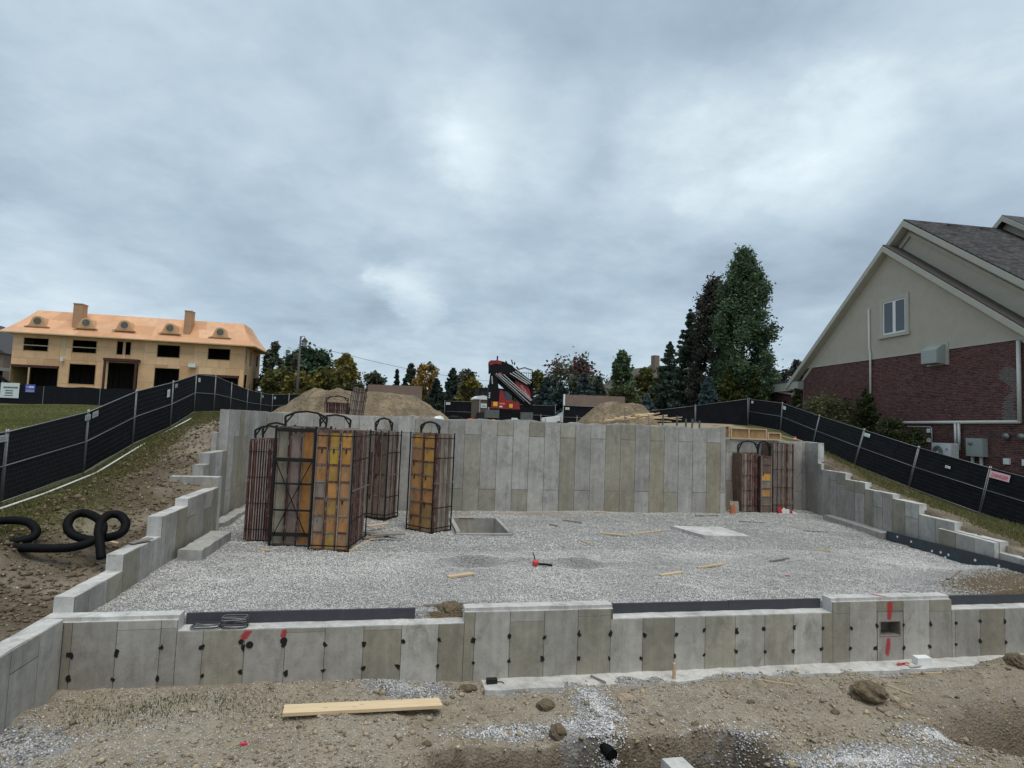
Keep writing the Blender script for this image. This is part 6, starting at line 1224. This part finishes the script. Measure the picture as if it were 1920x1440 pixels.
def bag(name, label, loc, size, mat, seed, cat='bag', rot=0):
    n, k = 14, 8; V = []; Fq = []
    for j in range(k+1):
        v = math.pi*j/k
        for i in range(n):
            u = 2*math.pi*i/n; r = 1+.35*float(fbm(np.array([math.cos(u)*1.7+seed]),np.array([math.sin(u)*1.7+j*.6]),3,seed)[0]); p = [math.copysign(abs(math.cos(u)*math.sin(v))**.8,math.cos(u))*r, math.copysign(abs(math.sin(u)*math.sin(v))**.8,math.sin(u))*r, math.cos(v)*(1 if j < k/2 else .85)*r]; V.append((p[0]*size[0],p[1]*size[1],p[2]*size[2]+size[2]*.75))
    for j in range(k):
        for i in range(n): Fq.append((j*n+i,(j+1)*n+i,(j+1)*n+(i+1)%n,j*n+(i+1)%n))
    m = MB(); m.add(V,Fq); o = m.build(name,mat); o.location = loc; o.rotation_euler = (0,0,rot); return tag(o,label,cat)
bag('white_bag','crumpled white bag on the rear wall by the left mound',(3.15,13.4,3.3),(.22,.16,.15),'white',3); bag('tool_bag','black tool bag lying on top of the rear wall',(3.75,12.6,3.42),(.30,.15,.10),'crane_black',5); bag('safety_vest','orange safety vest heaped on top of the rear wall',(4.35,12.6,3.40),(.24,.13,.06),'orange',7,'vest'); bag('tool_bag','black jacket heap beside the orange vest on the rear wall',(4.85,12.6,3.42),(.25,.14,.07),'crane_black',9,'jacket'); bag('rag','small orange rag at the right end of the heap on the rear wall',(5.25,12.6,3.42),(.10,.08,.05),'orange',12,'rag')
def chips():
    t = thing('plastic_bags','torn red and white plastic bags against the red form stack','bags',(17.4,11.3,.1)); 
    for i, (x, mt) in enumerate(((17.1,'red_plastic'),(17.25,'white'),(17.42,'foam'),(17.58,'red_plastic'),(17.66,'foam'))):
        m = MB(); o = [(x+rng.uniform(-.05,.05)-.08,.05),(x+.08,.06),(x+.12,.30-.04*i),(x+.0,.40-.05*i),(x-.12,.25)]; m.prism(o,11.36-.03*i,11.42-.03*i,'y'); m.f = [f[::-1] for f in m.f]; m.build('bag','red_plastic' if mt == 'red_plastic' else mt,t)
chips()
def offcut(label, x, y, z, w, d, h, mat, rot=0, tilt=0): m = MB(); m.box(-w/2,-d/2,0,w/2,d/2,h); o = m.build('wood_block',mat); o.location = (x,y,z); o.rotation_euler = (tilt,0,rot); return tag(o,label,'block')
offcut('orange painted block leaning at the right end of the rear wall',14.85,11.15,.1,.34,.06,.5,'orange_ply',.3,-.2) if 'orange_ply' in MATS else None
simple('orange_ply',(.42,.13,.06),.7,.2,5,.1)
offcut('orange painted board standing at the right end of the rear wall',14.86,11.2,.1,.22,.05,.36,'orange_ply',.2,-.15); offcut('pale plywood board leaning behind the orange one',15.12,11.5,.1,.34,.04,.5,'lumber_grey',-.4,-.5); offcut('brown plywood sheet in the corner of the right recess',15.1,12.2,.1,.75,.04,1.25,'lumber_grey',0,-.08)
# red valve with its black hose
def valve():
    x, y = 4.92, 3.45; z = float(gravel_z(np.array([x]),np.array([y]))[0]); t = thing('drain_valve','red plastic drain cap with black pipe ends sticking from the gravel','pipe',(x,y,z)); m = MB(); m.lathe([(.05,z),(.075,z+.03),(.075,z+.10),(.04,z+.13)],x,y,12); m.build('cap','red_plastic',t)
    m = MB(); m.tube([(x+.06,y-.02,z+.05),(x+.2,y-.06,z+.05),(x+.38,y-.1,z+.035)],.025,8); m.build('pipe','corrugated',t); m = MB(); m.tube([(x,y+.05,z+.1),(x-.01,y+.1,z+.2),(x-.02,y+.22,z+.26)],.014,6); m.build('pipe','corrugated',t)
valve()
# wire tie bundles on the front wall
def wire_bundle(label, cx, cy, z, w, n, h):
    t = thing('wire_bundle', label, 'wire bundle', (cx,cy,z), group='bundles of wire ties on the front wall')
    for i in range(n):
        a = rng.uniform(-.25,.25); p = []; zz = z+.012+h*i/n; ox, oy = rng.uniform(-.02,.02), rng.uniform(-.015,.015)
        for k in range(12): u = k*math.pi/6; sx = w*.5*math.copysign(abs(math.cos(u))**.4,math.cos(u)); sy = .10*math.copysign(abs(math.sin(u))**.5,math.sin(u)); p.append((cx+ox+sx*math.cos(a)-sy*math.sin(a)*.3, cy+oy+sy+sx*math.sin(a)*.25, zz+rng.uniform(-.008,.008)))
        m = MB(); m.tube(p,.006,5,closed=True); m.build('wire_loop','wire' if i % 3 else 'galvanised',t)
wire_bundle('loose flat coil of wire ties on the front wall, the left one', -1.22, .13, -.02, .42, 6, .05); wire_bundle('neat stacked bundle of black wire ties on the front wall', -.80, .13, -.02, .38, 16, .17)
# foam block, rocks, clods, strips in front
def lump(name, label, loc, r, mat, seed, cat='rock', sq=.7, amp=.35):
    import bmesh
    bm = bmesh.new(); bmesh.ops.create_icosphere(bm, subdivisions=4, radius=1)
    for v in bm.verts:
        p = v.co; k = 1+amp*float(fbm(np.array([p.x*1.3+seed+p.z]),np.array([p.y*1.3-p.z*.7+seed]),4,seed)[0]); k += (amp*.55)*(abs(float(fbm(np.array([p.x*3.1+seed*2+p.z*2]),np.array([p.y*3.1-p.z*2.3+seed]),3,seed+50)[0]))*-2+.5); v.co = Vector((p.x*r[0]*k,p.y*r[1]*k,p.z*r[2]*k+r[2]*sq))
    me = bpy.data.meshes.new(name); bm.to_mesh(me); bm.free(); o = obj(name, me, mat); o.location = loc; return tag(o,label,cat)
simple('boulder',(.36,.29,.21),.9,.2,7,.6,bd=.02)
def gl(x, y, dz=0): return (x,y,cz(x,y)+dz)
lump('dirt_clod','big dark dirt clod in front of the raised right wall part',gl(9.55,-1.30,-.05),(.28,.20,.16),'clod',3,'clod'); lump('rock','round pale rock right of the big dirt clod',gl(10.0,-1.42,-.02),(.075,.065,.07),'boulder',4,amp=.15); lump('rock','small brown rock below the pale rock',gl(10.02,-1.6,-.03),(.075,.06,.055),'boulder',5); lump('rock','flat peach rock in front of the front wall centre',gl(5.42,-.92,-.03),(.14,.09,.08),'boulder',6)
lump('dirt_clod','dark dirt clod left of the stone spill',gl(4.05,-1.05,-.04),(.13,.10,.08),'clod',7,'clod'); lump('dirt_clod','dirt clod on the edge of the hole under the stone spill',gl(4.05,-1.75,-.05),(.13,.12,.12),'clod',8,'clod'); lump('dirt_clod','lower dirt clod in the hole',gl(4.2,-2.05,-.05),(.12,.10,.10),'clod',9,'clod'); lump('dirt_clod','lumpy dirt edge left of the middle raised wall part',(2.68,.50,-.03),(.19,.14,.13),'clod',10,'clod'); lump('dirt_clod','dry brown clod by the grey stone patch',gl(2.95,-.22,-.03),(.16,.09,.06),'clod',12,'clod'); lump('dirt_clod','brown dirt lump on the dirt mound at the right edge',gl(13.2,-.85,-.10),(.22,.16,.15),'clod',13,'clod')
for i, (x, y, r) in enumerate([(3.0,-2.3,.10),(2.6,-2.15,.08),(3.5,-2.2,.12),(5.6,-2.1,.1),(6.2,-1.7,.07),(2.2,-1.75,.06),(7.4,-1.3,.06),(8.7,-1.6,.07),(5.2,-2.35,.12),(3.3,-2.6,.14),(4.5,-2.6,.12)]):
    wds = ['left rim','far left rim','front rim','right rim','right of the spill','above the left rim','centre right dirt','right centre dirt','inner right','inner left','inner bottom'][i]; lump('dirt_clod',f'small dirt clod near the front hole, {wds}',gl(x,y,-.03),(r,r*.8,r*.65),'clod',20+i,'clod')
def foam_block(name, label, c, w, d, h, rot, mat='foam', cat='block'):
    m = MB(); m.box(-w/2,-d/2,0,w/2,d/2,h)
    for i in range(4,8): v = m.v[i]; m.v[i] = (v[0]*rng.uniform(.85,.98),v[1]*rng.uniform(.85,.98),v[2]+rng.uniform(-.02,.02))
    o = m.build(name,mat); o.location = c; o.rotation_euler = (rng.uniform(-.05,.05),rng.uniform(-.05,.05),rot); return tag(o,label,cat)
foam_block('foam_block','broken white foam block on the footing below the red paint',(11.78,-.22,-.95),.28,.17,.13,-.2); foam_block('foam_block','pale block in the hole at the bottom edge',(5.36,-2.86,-1.16),.33,.4,.26,.1,'concrete_pale')
for i, (a, b) in enumerate((((11.2,-.25),(11.5,-.2)),((11.35,-.38),(11.65,-.33)),((11.3,-.15),(11.42,-.3)))): board(['red torn strip on the footing below the red paint','grey torn strip beside the foam block','short pale strip on the footing'][i], a, b, .05, .012, ['sign_red','tag_grey','lumber'][i], gz=lambda x,y: -.95, name='debris_strip', cat='debris')
board('thin pale stake lying on the dirt right of centre', (8.0,-.62), (8.5,-.85), .02, .02, gz=g0); board('short pale stick in front of the right wall part', (10.3,-.95), (10.5,-1.25), .02, .02, gz=g0); board('pale strip in the dirt under the right footing', (11.2,-.52), (11.7,-.72), .025, .02, gz=g0); board('red brown strip beside the right footing', (12.9,-.42), (13.4,-.38), .03, .015, 'red_brown', gz=g0); board('grey lath end sticking out below the front wall', (5.1,-.12), (5.28,-.42), .03, .02, 'lumber_grey', gz=lambda x,y: -.945)
m = MB(); m.box(-.09,-.05,0,.09,.05,.07); o = m.build('black_box','rubber'); o.location = (3.35,-.16,-.95); del o['_w']; tag(o,'small black plastic box at the foot of the front wall','box'); q = MB(); q.tube([(.08,0,.02),(.18,-.03,.02),(.2,-.06,.01)],.008,5); q.build('cord','rubber',o)
m = MB(); m.tube([(4.66,-1.8,-1.12),(4.74,-2.12,-1.14)],.085,14,caps=False); m.tube([(4.66,-1.8,-1.12),(4.74,-2.115,-1.14)],.072,14); tag(m.build('drain_pipe','corrugated',origin=(4.65,-2.1,-1.2)),'black drain pipe end poking out under the stone spill','pipe')
board('pale offcut lying inside the drain pipe loops', (-4.25,3.05), (-3.72,2.88), .10, .04, gz=lambda x,y: cz(x,y)+.12)
m = MB(); m.bar((-3.44,2.7,.765),(-3.2,3.05,.80),.16,.02); tag(m.build('wood_scrap','lumber_grey',origin=(-3.3,2.9,.75)),'dark wood strip on top of the stepped left wall','wood scrap')
# fence foot tube and litter on the bank
m = MB(); pts = [(-6.95,4.2),(-6.95,6.5),(-6.95,8.9),(-6.98,11.5),(-7.0,14.0),(-7.0,16.5)]; m.tube([(x,y,cz(x,y)+.035) for x,y in pts],.022,6); tag(m.build('ground_rail','white',origin=(-6.95,9,cz(-6.95,9))),'long white rail lying along the foot of the left fence','rail')
for i, (x, y, l_) in enumerate([(-6.3,9.2,'white litter strip below the third fence panel'),(-5.6,9.9,'white litter scrap in the middle of the dirt bank'),(-6.6,8.0,'white litter strip by the second fence panel'),(-5.0,9.4,'tiny white litter scrap near the stepped wall'),(-6.3,4.6,'crumpled white litter at the left edge of the bank'),(-5.9,4.9,'small white litter on the grass left of the pipe')]): board(l_, (x-.1,y), (x+.1,y+rng.uniform(-.05,.1)), .06, .012, 'white', gz=g0, name='litter', cat='litter')
m = MB(); 
for i, (p0, p1) in enumerate((((21.6,9.7),(22.0,10.4)),((22.2,7.4),(22.9,8.4)))): board(['dry branch lying on the right slope by the fence','pale stick at the foot of the danger sign panel'][i], p0, p1, .03, .03, 'lumber_grey', gz=g0, name='branch', cat='branch')
for i,(x,y) in enumerate([(10.6,2.2),(11.9,8.6),(-.2,-1.7)]): 
    g = (lambda x,y: float(gravel_z(np.array([x]),np.array([y]))[0])) if y > 0 else g0; board(['small red scrap on the gravel near the right','tiny red scrap near the concrete pad','red brick chip in the dirt left of the plank'][i], (x,y), (x+.08,y+.03), .05, .02, 'red_plastic' if i < 2 else 'sign_red', gz=g, name='litter', cat='litter')
for o in list(bpy.data.objects):
    if '_w' in o.keys(): del o['_w']
